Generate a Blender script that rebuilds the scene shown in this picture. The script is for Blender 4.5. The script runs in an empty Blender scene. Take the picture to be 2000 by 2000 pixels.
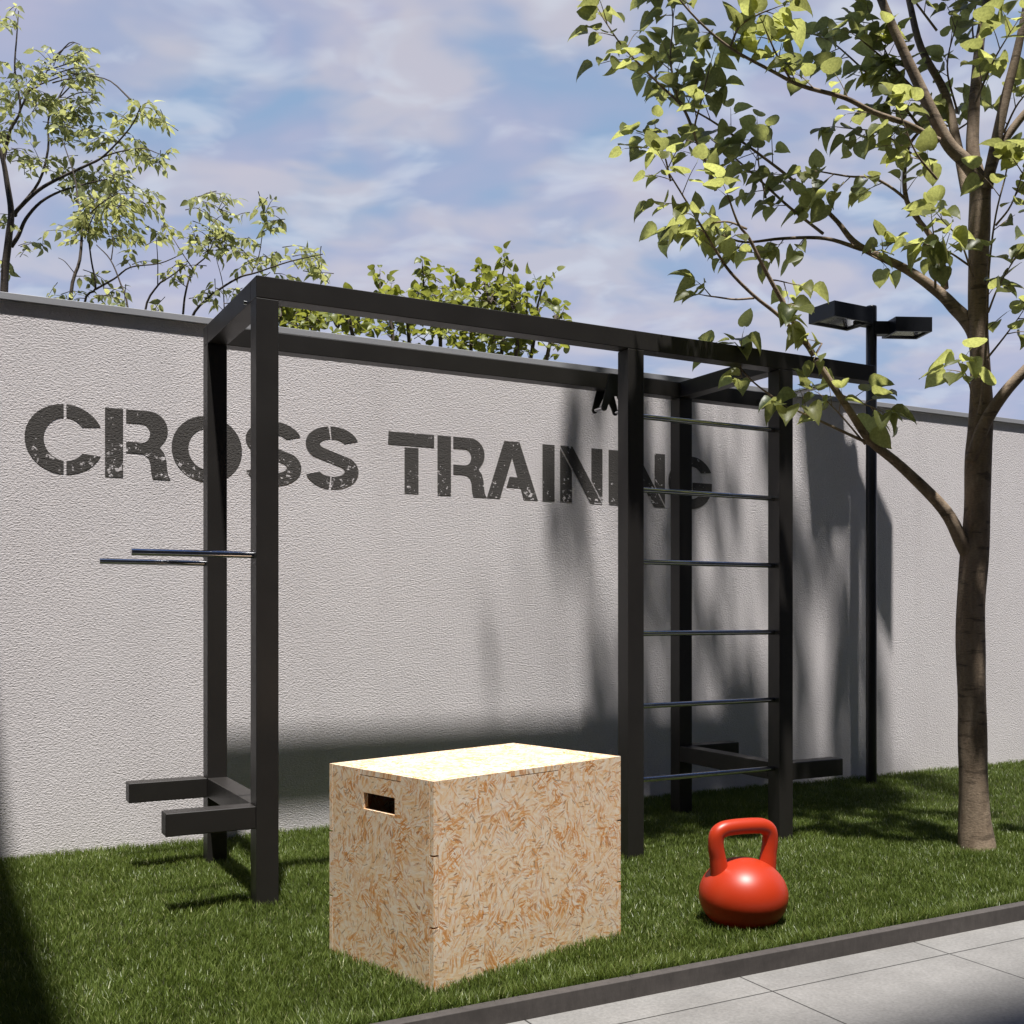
import bpy, math, random
import numpy as np
from mathutils import Vector
from mathutils.geometry import tessellate_polygon

# ------------------------------------------------------------------ camera, sky, sun
SC = bpy.context.scene
COL = SC.collection
FPX, CX, HY, YAW, EYE = 2163.51, 1026.69, 1197.0, math.radians(61.393), 1.13   # lens geometry for a 2000 px wide frame
cam_data = bpy.data.cameras.new("camera")
cam = bpy.data.objects.new("camera", cam_data)
COL.objects.link(cam)
cam.location = (0, 0, EYE)
cam.rotation_euler = (math.radians(90), 0, YAW - math.radians(90))
cam_data.sensor_width = 36
cam_data.lens = 36 * FPX / 2000
cam_data.shift_x = (1000 - CX) / 2000
cam_data.shift_y = (HY - 1000) / 2000
cam_data.clip_start = 0.05
cam_data.clip_end = 2000
SC.camera = cam
SC.render.resolution_x = SC.render.resolution_y = 1024
SC.view_settings.view_transform = 'Standard'
SC.view_settings.look = 'None'
SC.view_settings.gamma = 1
SC.view_settings.exposure = 0.6
SC.cycles.max_bounces = 8
SC.cycles.transparent_max_bounces = 8

SUN = Vector((-0.086, -0.242, 1)).normalized()        # towards the sun
sun_data = bpy.data.lights.new("sun", 'SUN')
sun_data.energy = 5.0
sun_data.angle = math.radians(1.4)
sun_data.color = (1.0, 0.965, 0.922)
sun = bpy.data.objects.new("sun", sun_data)
COL.objects.link(sun)
sun.rotation_euler = SUN.to_track_quat('Z', 'Y').to_euler()
sun.location = SUN * 60

world = bpy.data.worlds.new("World")
SC.world = world
world.use_nodes = True


def nt_clear(nt):
    nt.nodes.clear()
    return nt


class NT:
    """little helper to write node trees compactly"""
    def __init__(self, nt):
        self.nt = nt

    def n(self, typ, ins=None, **props):
        nd = self.nt.nodes.new(typ)
        for k, v in props.items():
            setattr(nd, k, v)
        for k, v in (ins or {}).items():
            s = nd.inputs[k]
            if hasattr(v, 'is_linked') or isinstance(v, bpy.types.NodeSocket):
                self.nt.links.new(v, s)
            else:
                s.default_value = v
        return nd

    def math(self, op, a, b=None, c=None, clamp=False):
        ins = {0: a}
        if b is not None:
            ins[1] = b
        if c is not None:
            ins[2] = c
        return self.n('ShaderNodeMath', ins, operation=op, use_clamp=clamp).outputs[0]

    def mix(self, fac, a, b, blend='MIX'):
        nd = self.n('ShaderNodeMix', None, data_type='RGBA', blend_type=blend)
        for idx, v in ((0, fac), (6, a), (7, b)):
            s = nd.inputs[idx]
            if isinstance(v, bpy.types.NodeSocket):
                self.nt.links.new(v, s)
            else:
                s.default_value = v
        return nd.outputs[2]

    def noise(self, vec, scale, detail=4, rough=0.5, dist=0.0, w=None):
        ins = {'Scale': scale, 'Detail': detail, 'Roughness': rough, 'Distortion': dist}
        if vec is not None:
            ins['Vector'] = vec
        return self.n('ShaderNodeTexNoise', ins).outputs

    def ramp(self, fac, stops, interp='LINEAR'):
        nd = self.n('ShaderNodeValToRGB', {0: fac})
        cr = nd.color_ramp
        cr.interpolation = interp
        while len(cr.elements) < len(stops):
            cr.elements.new(0.5)
        for e, (p, c) in zip(cr.elements, stops):
            e.position = p
            e.color = c if len(c) == 4 else (*c, 1)
        return nd.outputs[0]

    def map(self, vec, scale=(1, 1, 1), rot=(0, 0, 0), loc=(0, 0, 0)):
        return self.n('ShaderNodeMapping', {'Vector': vec, 'Scale': scale, 'Rotation': rot, 'Location': loc}).outputs[0]

    def link(self, a, b):
        self.nt.links.new(a, b)


def g(v):
    return (v, v, v)


def build_sky():
    T = NT(nt_clear(world.node_tree))
    out = T.n('ShaderNodeOutputWorld')
    sky = T.n('ShaderNodeTexSky', sky_type='NISHITA', sun_disc=False,
              sun_elevation=math.asin(SUN.z), sun_rotation=math.atan2(SUN.x, SUN.y),
              air_density=1.0, dust_density=0.6, ozone_density=2.0)
    tc = T.n('ShaderNodeTexCoord').outputs['Generated']
    sep = T.n('ShaderNodeSeparateXYZ', {0: tc}).outputs
    zz = T.math('ADD', T.math('MAXIMUM', sep[2], 0.0), 0.22)
    p = T.n('ShaderNodeCombineXYZ', {0: T.math('DIVIDE', sep[0], zz), 1: T.math('DIVIDE', sep[1], zz), 2: 0.0}).outputs[0]
    p = T.map(p, rot=(0, 0, 0.55))
    big = T.noise(T.map(p, (1.2, 1.5, 1), loc=(3.1, 1.7, 0)), 2.8, 3.0, 0.5, 0.4)[0]
    mid = T.noise(T.map(p, (1.1, 1.35, 1), loc=(8.3, 2.2, 4)), 4.6, 3.2, 0.48, 0.3)[0]
    wisp = T.noise(T.map(p, (1.2, 1.5, 1), loc=(1.9, 7.3, 9)), 6.0, 3.6, 0.50, 0.4)[0]
    # blue sky through thin lavender and pinkish cloud, brighter white flecks
    base = T.ramp(big, [(0.36, (0.205, 0.300, 0.440)), (0.50, (0.265, 0.312, 0.440)), (0.64, (0.340, 0.345, 0.450))])
    pink = T.ramp(mid, [(0.44, g(0)), (0.66, g(1))], 'EASE')
    col = T.mix(T.math('MULTIPLY', pink, 0.75), base, (0.455, 0.425, 0.455, 1))
    wf = T.ramp(wisp, [(0.50, g(0)), (0.70, g(1))], 'EASE')
    col = T.mix(T.math('MULTIPLY', wf, 0.56), col, (0.50, 0.53, 0.58, 1))
    # paler towards the horizon
    hz = T.ramp(sep[2], [(0.22, g(0.55)), (0.46, g(0))])
    col = T.mix(T.math('MULTIPLY', hz, 0.55), col, (0.40, 0.42, 0.53, 1))
    # the thin cloud sheet covers the northern part of the sky only; the zenith and the south are clear and deep
    north = T.ramp(T.math('ADD', T.math('MULTIPLY', T.math('ADD', T.math('MULTIPLY', sep[1], 0.85), T.math('MULTIPLY', sep[0], 0.5)), 0.5), 0.5),
                   [(0.42, g(0)), (0.62, g(1))], 'EASE')
    low = T.ramp(sep[2], [(0.56, g(1)), (0.80, g(0))], 'EASE')
    m = T.math('MULTIPLY', north, low)
    clear = T.mix(1.0, sky.outputs[0], (0.029, 0.043, 0.066, 1), 'MULTIPLY')
    col = T.mix(m, clear, col)
    bg = T.n('ShaderNodeBackground', {0: T.mix(1.0, col, (8.7, 8.95, 9.3, 1), 'MULTIPLY'), 1: 0.1})
    T.link(bg.outputs[0], out.inputs[0])


build_sky()

# ------------------------------------------------------------------ helpers
RNG = np.random.default_rng(7)
random.seed(7)
FW = np.array([math.cos(YAW), math.sin(YAW), 0.0])
RT = np.array([math.sin(YAW), -math.cos(YAW), 0.0])


def pt(px, py, d):
    """point seen at photo pixel (px, py) at depth d metres along the view axis"""
    return np.array([0, 0, EYE]) + FW * d + RT * ((px - CX) / FPX * d) + np.array([0, 0, (HY - py) / FPX * d])


def depth(x, y):
    return x * FW[0] + y * FW[1]


def mesh_obj(name, verts, faces, mat, parent=None, smooth=False, uv=None, attr=None):
    me = bpy.data.meshes.new(name)
    verts = np.asarray(verts, dtype=np.float32).reshape(-1, 3)
    if isinstance(faces, tuple):                       # (flat indices, loop totals)
        idx, tot = faces
    else:
        tot = np.array([len(f) for f in faces], dtype=np.int32)
        idx = np.array([i for f in faces for i in f], dtype=np.int32)
    me.vertices.add(len(verts))
    me.vertices.foreach_set("co", verts.ravel())
    me.loops.add(len(idx))
    me.loops.foreach_set("vertex_index", idx.astype(np.int32))
    me.polygons.add(len(tot))
    st = np.zeros(len(tot), dtype=np.int32)
    st[1:] = np.cumsum(tot)[:-1]
    me.polygons.foreach_set("loop_start", st)
    me.polygons.foreach_set("loop_total", tot.astype(np.int32))
    me.polygons.foreach_set("use_smooth", np.full(len(tot), bool(smooth)))
    me.update(calc_edges=True)
    me.validate()
    if uv is not None:
        l = me.uv_layers.new(name="UVMap")
        l.data.foreach_set("uv", np.asarray(uv, dtype=np.float32).ravel())
    if attr is not None:
        for k, v in attr.items():
            a = me.attributes.new(k, 'FLOAT', 'POINT')
            a.data.foreach_set("value", np.asarray(v, dtype=np.float32))
    if mat:
        me.materials.append(mat)
    o = bpy.data.objects.new(name, me)
    COL.objects.link(o)
    if parent is not None:
        o.parent = parent
    return o


def put_bevel(o, w=0.003, seg=2):
    m = o.modifiers.new("bevel", 'BEVEL')
    m.width = w
    m.segments = seg
    m.limit_method = 'ANGLE'
    m.angle_limit = math.radians(40)
    m.harden_normals = True
    return o


def box_geo(x0, x1, y0, y1, z0, z1):
    v = [(x0, y0, z0), (x1, y0, z0), (x1, y1, z0), (x0, y1, z0), (x0, y0, z1), (x1, y0, z1), (x1, y1, z1), (x0, y1, z1)]
    f = [(0, 3, 2, 1), (4, 5, 6, 7), (0, 1, 5, 4), (1, 2, 6, 5), (2, 3, 7, 6), (3, 0, 4, 7)]
    return v, f


def join(*geos):
    V, Fc = [], []
    for v, f in geos:
        b = len(V)
        V += [tuple(p) for p in v]
        Fc += [tuple(i + b for i in q) for q in f]
    return V, Fc


def bar(name, x0, x1, y0, y1, z0, z1, mat, parent, bev=0.003):
    o = mesh_obj(name, *box_geo(x0, x1, y0, y1, z0, z1), mat, parent)
    if bev:
        put_bevel(o, bev)
    return o


def catmull(P, sub=6):
    P = [np.asarray(p, float) for p in P]
    if len(P) < 3:
        return [P[0] + (P[-1] - P[0]) * t for t in np.linspace(0, 1, sub + 1)]
    Q = [2 * P[0] - P[1]] + P + [2 * P[-1] - P[-2]]
    out = []
    for i in range(1, len(Q) - 2):
        a, b, c, d = Q[i - 1], Q[i], Q[i + 1], Q[i + 2]
        for t in np.linspace(0, 1, sub, endpoint=False):
            out.append(0.5 * (2 * b + (c - a) * t + (2 * a - 5 * b + 4 * c - d) * t * t + (3 * b - a - 3 * c + d) * t ** 3))
    out.append(P[-1])
    return out


def tube_geo(path, radii, n=10, caps=True, lump=0.0, flat=None):
    path = [np.asarray(p, float) for p in path]
    m = len(path)
    radii = np.interp(np.linspace(0, 1, m), np.linspace(0, 1, len(radii)), radii)
    V, Fc = [], []
    t0 = path[1] - path[0]
    t0 /= np.linalg.norm(t0)
    ref = np.array([0, 0, 1.0]) if abs(t0[2]) < 0.9 else np.array([1.0, 0, 0])
    u = np.cross(t0, ref)
    u /= np.linalg.norm(u)
    for i, p in enumerate(path):
        t = path[min(i + 1, m - 1)] - path[max(i - 1, 0)]
        t = t / (np.linalg.norm(t) + 1e-9)
        u = u - t * (u @ t)
        u /= np.linalg.norm(u) + 1e-9
        w = np.cross(t, u)
        for k in range(n):
            a = 2 * math.pi * k / n
            r = radii[i]
            if lump:
                r *= 1 + lump * math.sin(a * 2 + i * 0.7) + lump * 0.7 * math.sin(a * 3 - i * 0.43)
            V.append(p + r * (math.cos(a) * u + math.sin(a) * w))
    for i in range(m - 1):
        for k in range(n):
            k2 = (k + 1) % n
            Fc.append((i * n + k, i * n + k2, (i + 1) * n + k2, (i + 1) * n + k))
    if caps:
        b = len(V)
        V += V[:n] + V[(m - 1) * n:m * n]
        Fc.append(tuple(b + k for k in range(n - 1, -1, -1)))
        Fc.append(tuple(b + n + k for k in range(n)))
    return V, Fc


def rod(name, a, b, r, mat, parent, n=20):
    o = mesh_obj(name, *tube_geo([a, np.asarray(a) + (np.asarray(b, float) - a) * 0.5, b], [r, r, r], n), mat, parent)
    me = o.data
    for p in me.polygons:
        p.use_smooth = len(p.vertices) == 4
    return o


def lathe_geo(prof, n=48, c=(0, 0, 0)):
    V, Fc = [], []
    for r, z in prof:
        for k in range(n):
            a = 2 * math.pi * k / n
            V.append((c[0] + r * math.cos(a), c[1] + r * math.sin(a), c[2] + z))
    for i in range(len(prof) - 1):
        for k in range(n):
            k2 = (k + 1) % n
            Fc.append((i * n + k, i * n + k2, (i + 1) * n + k2, (i + 1) * n + k))
    b = len(V)
    V += V[:n] + V[(len(prof) - 1) * n:len(prof) * n]
    Fc.append(tuple(b + k for k in range(n - 1, -1, -1)))
    Fc.append(tuple(b + n + k for k in range(n)))
    return V, Fc


def slab_geo(outline, holes, t, frame):
    """polygon in 2D, extruded by t; frame(a, b, c) maps local to world; returns verts, faces, uvs"""
    rings = [outline] + holes
    tri = tessellate_polygon([[Vector((p[0], p[1], 0)) for p in r] for r in rings])
    flat = [p for r in rings for p in r]
    n = len(flat)
    V = [frame(p[0], p[1], 0) for p in flat] + [frame(p[0], p[1], t) for p in flat]
    Fc, UV = [], []
    for a, b, c in tri:
        A, B, Cc = flat[a], flat[b], flat[c]
        ar = (B[0] - A[0]) * (Cc[1] - A[1]) - (Cc[0] - A[0]) * (B[1] - A[1])
        if ar < 0:
            b, c = c, b
        Fc.append((a, b, c))
        UV += [flat[a], flat[b], flat[c]]
        Fc.append((a + n, c + n, b + n))
        UV += [flat[a], flat[c], flat[b]]
    base = 0
    for ri, r in enumerate(rings):
        m = len(r)
        area = sum(r[i][0] * r[(i + 1) % m][1] - r[(i + 1) % m][0] * r[i][1] for i in range(m))
        order = range(m) if (area > 0) == (ri == 0) else range(m - 1, -1, -1)
        order = list(order)
        s = 0.0
        for q in range(m):
            i, j = order[q], order[(q + 1) % m]
            L = math.hypot(r[i][0] - r[j][0], r[i][1] - r[j][1])
            Fc.append((base + j, base + i, base + i + n, base + j + n))
            UV += [(s + L, 5), (s, 5), (s, 5 + t), (s + L, 5 + t)]
            s += L
        base += m
    return V, Fc, UV


def tag(o, label=None, cat=None, group=None, kind=None):
    if label:
        o['label'] = label
    if cat:
        o['category'] = cat
    if group:
        o['group'] = group
    if kind:
        o['kind'] = kind
    return o


def empty(name, loc, label, cat, group=None):
    o = bpy.data.objects.new(name, None)
    o.empty_display_size = 0.2
    COL.objects.link(o)
    o.location = loc
    bpy.context.view_layer.update()
    return tag(o, label, cat, group)


def adopt(root):
    """parts were written in world coordinates: keep them there under their moved Empty"""
    inv = root.matrix_world.inverted()
    for ch in root.children:
        ch.matrix_parent_inverse = inv


# ------------------------------------------------------------------ materials
def new_mat(name):
    m = bpy.data.materials.new(name)
    m.use_nodes = True
    T = NT(nt_clear(m.node_tree))
    out = T.n('ShaderNodeOutputMaterial')
    b = T.n('ShaderNodeBsdfPrincipled')
    T.link(b.outputs[0], out.inputs[0])
    return m, T, b, out


def setp(T, b, **kw):
    for k, v in kw.items():
        s = b.inputs[k.replace('_', ' ')]
        if isinstance(v, bpy.types.NodeSocket):
            T.link(v, s)
        else:
            s.default_value = v


def wall_nodes(T, b, paint):
    co = T.n('ShaderNodeTexCoord').outputs['Object']
    n1 = T.noise(T.map(co, (78, 78, 145)), 1.0, 3.0, 0.60, 0.2)[0]
    n2 = T.noise(T.map(co, (190, 190, 300)), 1.0, 2.0, 0.5)[0]
    h = T.math('ADD', T.math('MULTIPLY', n1, 1.0), T.math('MULTIPLY', n2, 0.35))
    hs = T.ramp(h, [(0.35, g(0)), (0.95, g(1))])
    bump = T.n('ShaderNodeBump', {'Strength': 0.62, 'Distance': 0.0051, 'Height': hs})
    big = T.noise(co, 1.3, 4, 0.55)[0]
    wallc = T.mix(T.ramp(big, [(0.35, g(0)), (0.68, g(1))]), (0.770, 0.728, 0.738, 1), (0.830, 0.788, 0.798, 1))
    # darker tone in the hollows of the render
    wallc = T.mix(T.ramp(h, [(0.42, g(0.40)), (0.60, g(0))]), wallc, (0.40, 0.37, 0.35, 1))
    # rain streaks and a splash zone at the foot
    st = T.noise(T.map(co, (5.0, 5, 0.28)), 1.0, 4, 0.6)[0]
    wallc = T.mix(T.ramp(st, [(0.56, g(0)), (0.80, g(0.16))]), wallc, (0.47, 0.43, 0.42, 1))
    col = wallc
    if paint:
        z = T.n('ShaderNodeSeparateXYZ', {0: co}).outputs
        w1 = T.noise(T.map(co, (38, 38, 44), loc=(3, 0, 7)), 1.0, 6, 0.68, 0.3)[0]
        w2 = T.noise(T.map(co, (4.2, 4, 5.5), loc=(1, 5, 2)), 1.0, 2, 0.5)[0]
        zl = T.ramp(T.math('MULTIPLY', T.math('SUBTRACT', z[2], 1.793), 1 / 0.335),
                    [(0.0, g(1.0)), (0.48, g(0.55)), (0.60, g(0.05)), (0.86, g(0.0)), (0.94, g(0.25)), (1.0, g(0.45))])
        lim = T.math('ADD', T.math('MULTIPLY', zl, 0.10), T.math('MULTIPLY', T.math('SUBTRACT', w2, 0.5), 0.30))
        worn = T.ramp(T.math('ADD', w1, lim), [(0.685, g(0)), (0.705, g(1))])
        pc = T.mix(n2, (0.080, 0.074, 0.070, 1), (0.105, 0.098, 0.093, 1))
        col = T.mix(worn, pc, wallc)
    setp(T, b, Base_Color=col, Roughness=0.92, Normal=bump.outputs[0])
    b.inputs['Specular IOR Level'].default_value = 0.25


def m_wall(paint=False):
    m, T, b, _ = new_mat("wall_paint" if paint else "wall_render")
    wall_nodes(T, b, paint)
    return m


def m_steel():
    m, T, b, _ = new_mat("dark_powder_coat")
    co = T.n('ShaderNodeTexCoord').outputs['Object']
    n = T.noise(co, 5, 5, 0.6)[0]
    fine = T.noise(co, 380, 2, 0.5)[0]
    scuff = T.noise(T.map(co, (30, 30, 6)), 1.0, 5, 0.7)[0]
    col = T.mix(n, (0.017, 0.0152, 0.0140, 1), (0.025, 0.0222, 0.0202, 1))
    col = T.mix(T.ramp(scuff, [(0.66, g(0)), (0.80, g(0.25))]), col, (0.07, 0.065, 0.06, 1))
    bump = T.n('ShaderNodeBump', {'Strength': 0.08, 'Distance': 0.0006, 'Height': fine})
    setp(T, b, Base_Color=col, Roughness=T.math('MULTIPLY_ADD', n, 0.16, 0.36), Normal=bump.outputs[0])
    return m


def m_plain(name, col, rough=0.5, metal=0.0, var=0.12, scale=8.0, bump=0.0):
    m, T, b, _ = new_mat(name)
    co = T.n('ShaderNodeTexCoord').outputs['Object']
    n = T.noise(co, scale, 5, 0.6)[0]
    c = T.mix(n, tuple(x * (1 - var) for x in col) + (1,), tuple(min(1, x * (1 + var)) for x in col) + (1,))
    setp(T, b, Base_Color=c, Roughness=T.math('MULTIPLY_ADD', n, 0.12, rough - 0.06), Metallic=metal)
    if bump:
        bp = T.n('ShaderNodeBump', {'Strength': bump, 'Distance': 0.002, 'Height': T.noise(co, scale * 14, 3, 0.6)[0]})
        T.link(bp.outputs[0], b.inputs['Normal'])
    return m


def m_coping():
    m, T, b, _ = new_mat("zinc_coping")
    co = T.n('ShaderNodeTexCoord').outputs['Object']
    n = T.noise(T.map(co, (3, 3, 40)), 1.0, 4, 0.6)[0]
    col = T.mix(n, (0.36, 0.365, 0.39, 1), (0.45, 0.455, 0.48, 1))
    setp(T, b, Base_Color=col, Roughness=0.5, Metallic=0.1)
    return m


def m_osb():
    m, T, b, _ = new_mat("strand_board")
    uv = T.n('ShaderNodeTexCoord').outputs['UV']

    def strands(cell, sx, sy, seed):
        p = T.map(uv, loc=(seed * 1.37, seed * 2.11, 0))
        wob = T.noise(p, 22, 3, 0.6)[1]
        pw = T.n('ShaderNodeVectorMath', {0: p, 1: T.n('ShaderNodeVectorMath', {0: wob, 'Scale': 0.014}, operation='SCALE').outputs[0]}, operation='ADD').outputs[0]
        v = T.n('ShaderNodeTexVoronoi', {'Vector': pw, 'Scale': cell}, voronoi_dimensions='2D')
        ang = T.math('MULTIPLY', T.n('ShaderNodeSeparateColor', {0: v.outputs['Color']}).outputs[0], 3.1416)
        r = T.n('ShaderNodeVectorRotate', {'Vector': pw, 'Angle': ang}, rotation_type='Z_AXIS').outputs[0]
        r = T.n('ShaderNodeVectorMath', {0: r, 1: T.n('ShaderNodeVectorMath', {0: T.noise(uv, 130, 2, 0.6)[1], 'Scale': 0.0025}, operation='SCALE').outputs[0]}, operation='ADD').outputs[0]
        c = T.n('ShaderNodeTexVoronoi', {'Vector': T.map(r, (sx, sy, 1)), 'Scale': 1.0, 'Randomness': 1.0}, voronoi_dimensions='2D')
        s = T.n('ShaderNodeSeparateColor', {0: c.outputs['Color']}).outputs
        return s, c.outputs['Distance']
    a, da = strands(15, 26, 140, 1)
    c, dc = strands(20, 34, 200, 5)
    e, de = strands(27, 46, 300, 9)
    big = T.noise(uv, 9, 3, 0.5)[0]
    col = T.ramp(a[0], [(0.0, (0.84, 0.54, 0.29)), (0.25, (0.93, 0.68, 0.42)), (0.55, (0.95, 0.76, 0.53)), (0.82, (0.95, 0.82, 0.66)), (1.0, (0.86, 0.58, 0.31))])
    col2 = T.ramp(c[1], [(0.0, (0.93, 0.74, 0.51)), (0.42, (0.95, 0.84, 0.71)), (0.62, (0.88, 0.54, 0.25)), (0.82, (0.78, 0.34, 0.09)), (1.0, (0.48, 0.18, 0.05))])
    col = T.mix(T.math('MULTIPLY', T.ramp(c[2], [(0.40, g(0)), (0.43, g(0.9))]), T.ramp(big, [(0.36, g(0.6)), (0.60, g(1))])), col, col2)
    # resinous orange flakes in clusters, a few dark splinters
    dk = T.math('MULTIPLY', T.ramp(e[0], [(0.70, g(0)), (0.74, g(1))]), T.ramp(big, [(0.46, g(0.06)), (0.62, g(1.0))]))
    col = T.mix(dk, col, (0.72, 0.31, 0.085, 1))
    sp = T.ramp(e[1], [(0.945, g(0)), (0.955, g(0.6))])
    col = T.mix(sp, col, (0.16, 0.075, 0.035, 1))
    pale = T.noise(T.map(uv, (1, 1, 1), loc=(4, 2, 0)), 16, 4, 0.6, 0.8)[0]
    col = T.mix(T.ramp(pale, [(0.52, g(0)), (0.62, g(0.30))]), col, (0.93, 0.84, 0.72, 1))
    tan = T.noise(T.map(uv, (1, 1, 1), loc=(9, 6, 0)), 24, 5, 0.65, 0.6)[0]
    col = T.mix(T.ramp(tan, [(0.54, g(0)), (0.68, g(0.30))]), col, (0.80, 0.50, 0.24, 1))
    grain = T.noise(T.map(uv, (260, 260, 1)), 1.0, 2, 0.6)[0]
    col = T.mix(0.10, col, T.ramp(grain, [(0.3, g(0.25)), (0.7, g(1))]), 'MULTIPLY')
    hgt = T.math('ADD', T.math('MULTIPLY', a[2], 0.6), T.math('MULTIPLY', c[0], 0.5))
    bump = T.n('ShaderNodeBump', {'Strength': 0.25, 'Distance': 0.0010, 'Height': hgt})
    setp(T, b, Base_Color=col, Roughness=0.62, Normal=bump.outputs[0])
    b.inputs['Specular IOR Level'].default_value = 0.35
    return m


def m_pavement():
    m, T, b, _ = new_mat("concrete_tiles")
    co = T.n('ShaderNodeTexCoord').outputs['Object']
    s = T.n('ShaderNodeSeparateXYZ', {0: co}).outputs

    def joint(x, off, pitch, hw):
        t = T.math('FRACT', T.math('DIVIDE', T.math('SUBTRACT', x, off), pitch))
        d = T.math('MULTIPLY', T.math('MINIMUM', t, T.math('SUBTRACT', 1.0, t)), pitch)
        return T.ramp(T.math('DIVIDE', d, hw * 2), [(0.40, g(1)), (0.62, g(0))])
    jx = joint(s[0], 0.747, 0.799, 0.0030)
    jy = joint(s[1], 2.682, 0.799, 0.0030)
    j = T.math('MAXIMUM', jx, jy)
    tx = T.math('FLOOR', T.math('DIVIDE', T.math('SUBTRACT', s[0], 0.747), 0.799))
    ty = T.math('FLOOR', T.math('DIVIDE', T.math('SUBTRACT', s[1], 2.682), 0.799))
    wn = T.n('ShaderNodeTexWhiteNoise', {'Vector': T.n('ShaderNodeCombineXYZ', {0: tx, 1: ty, 2: 0.0}).outputs[0]}, noise_dimensions='3D').outputs[0]
    n1 = T.noise(co, 5, 6, 0.62)[0]
    n2 = T.noise(co, 85, 4, 0.65)[0]
    n3 = T.noise(T.map(co, (60, 25, 1)), 1.0, 5, 0.7)[0]
    col = T.mix(T.ramp(n1, [(0.3, g(0)), (0.7, g(1))]), (0.218, 0.211, 0.200, 1), (0.288, 0.279, 0.266, 1))
    col = T.mix(0.5, col, T.ramp(n2, [(0.30, g(0.45)), (0.70, g(1.1))]), 'MULTIPLY')
    col = T.mix(T.ramp(n3, [(0.56, g(0)), (0.72, g(0.45))]), col, (0.21, 0.20, 0.185, 1))
    col = T.mix(0.10, col, wn, 'MULTIPLY')
    col = T.mix(j, col, (0.035, 0.033, 0.03, 1))
    h = T.math('SUBTRACT', T.math('MULTIPLY', n2, 0.25), j)
    bump = T.n('ShaderNodeBump', {'Strength': 0.5, 'Distance': 0.002, 'Height': h})
    setp(T, b, Base_Color=col, Roughness=0.82, Normal=bump.outputs[0])
    return m


def m_kerb():
    m, T, b, _ = new_mat("kerb_concrete")
    co = T.n('ShaderNodeTexCoord').outputs['Object']
    n1 = T.noise(T.map(co, (3, 3, 8)), 1.0, 6, 0.65)[0]
    n2 = T.noise(T.map(co, (40, 40, 14)), 1.0, 5, 0.7)[0]
    col = T.mix(T.ramp(n1, [(0.3, g(0)), (0.7, g(1))]), (0.060, 0.052, 0.048, 1), (0.105, 0.092, 0.085, 1))
    col = T.mix(0.55, col, T.ramp(n2, [(0.3, g(0.4)), (0.7, g(1))]), 'MULTIPLY')
    bump = T.n('ShaderNodeBump', {'Strength': 0.5, 'Distance': 0.002, 'Height': n2})
    setp(T, b, Base_Color=col, Roughness=0.85, Normal=bump.outputs[0])
    return m


def m_bark(name, c0, c1, rings=True):
    m, T, b, _ = new_mat(name)
    co = T.n('ShaderNodeTexCoord').outputs['Object']
    n1 = T.noise(T.map(co, (14, 14, 5)), 1.0, 6, 0.65, 0.5)[0]
    n2 = T.noise(T.map(co, (70, 70, 160)), 1.0, 4, 0.7)[0]
    n3 = T.noise(T.map(co, (6, 6, 26)), 1.0, 3, 0.6)[0]
    col = T.mix(T.ramp(n1, [(0.32, g(0)), (0.68, g(1))]), c0 + (1,), c1 + (1,))
    col = T.mix(0.55, col, T.ramp(n2, [(0.3, g(0.35)), (0.65, g(1))]), 'MULTIPLY')
    if rings:
        col = T.mix(T.ramp(n3, [(0.57, g(0)), (0.64, g(0.7))]), col, tuple(x * 0.4 for x in c0) + (1,))
    bump = T.n('ShaderNodeBump', {'Strength': 0.8, 'Distance': 0.006, 'Height': T.math('ADD', n1, T.math('MULTIPLY', n2, 0.5))})
    setp(T, b, Base_Color=col, Roughness=0.85, Normal=bump.outputs[0])
    return m


def m_leaf(name, dark, mid, yel, trans, tcol, spec=0.4):
    m = bpy.data.materials.new(name)
    m.use_nodes = True
    T = NT(nt_clear(m.node_tree))
    out = T.n('ShaderNodeOutputMaterial')
    r = T.n('ShaderNodeAttribute', attribute_name='rnd').outputs['Fac']
    co = T.n('ShaderNodeTexCoord').outputs['Object']
    sp = T.noise(co, 90, 4, 0.6)[0]
    col = T.ramp(r, [(0.0, dark), (0.6, mid), (0.93, mid), (1.0, yel)])
    col = T.mix(T.ramp(sp, [(0.60, g(0)), (0.72, g(0.55))]), col, yel + (1,))
    tc = T.mix(T.ramp(r, [(0.0, g(0)), (1.0, g(1))]), tcol + (1,), tuple(min(1, x * 1.2) for x in tcol) + (1,))
    tc = T.mix(0.6, tc, T.ramp(sp, [(0.36, g(0.45)), (0.62, g(1.0))]), 'MULTIPLY')
    b = T.n('ShaderNodeBsdfPrincipled', {'Base Color': col, 'Roughness': 0.42})
    b.inputs['Specular IOR Level'].default_value = spec
    t = T.n('ShaderNodeBsdfTranslucent', {'Color': tc})
    mx = T.n('ShaderNodeMixShader', {0: T.math('MULTIPLY_ADD', r, trans * 0.8, trans * 0.65), 1: b.outputs[0], 2: t.outputs[0]})
    T.link(mx.outputs[0], out.inputs[0])
    return m


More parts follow.
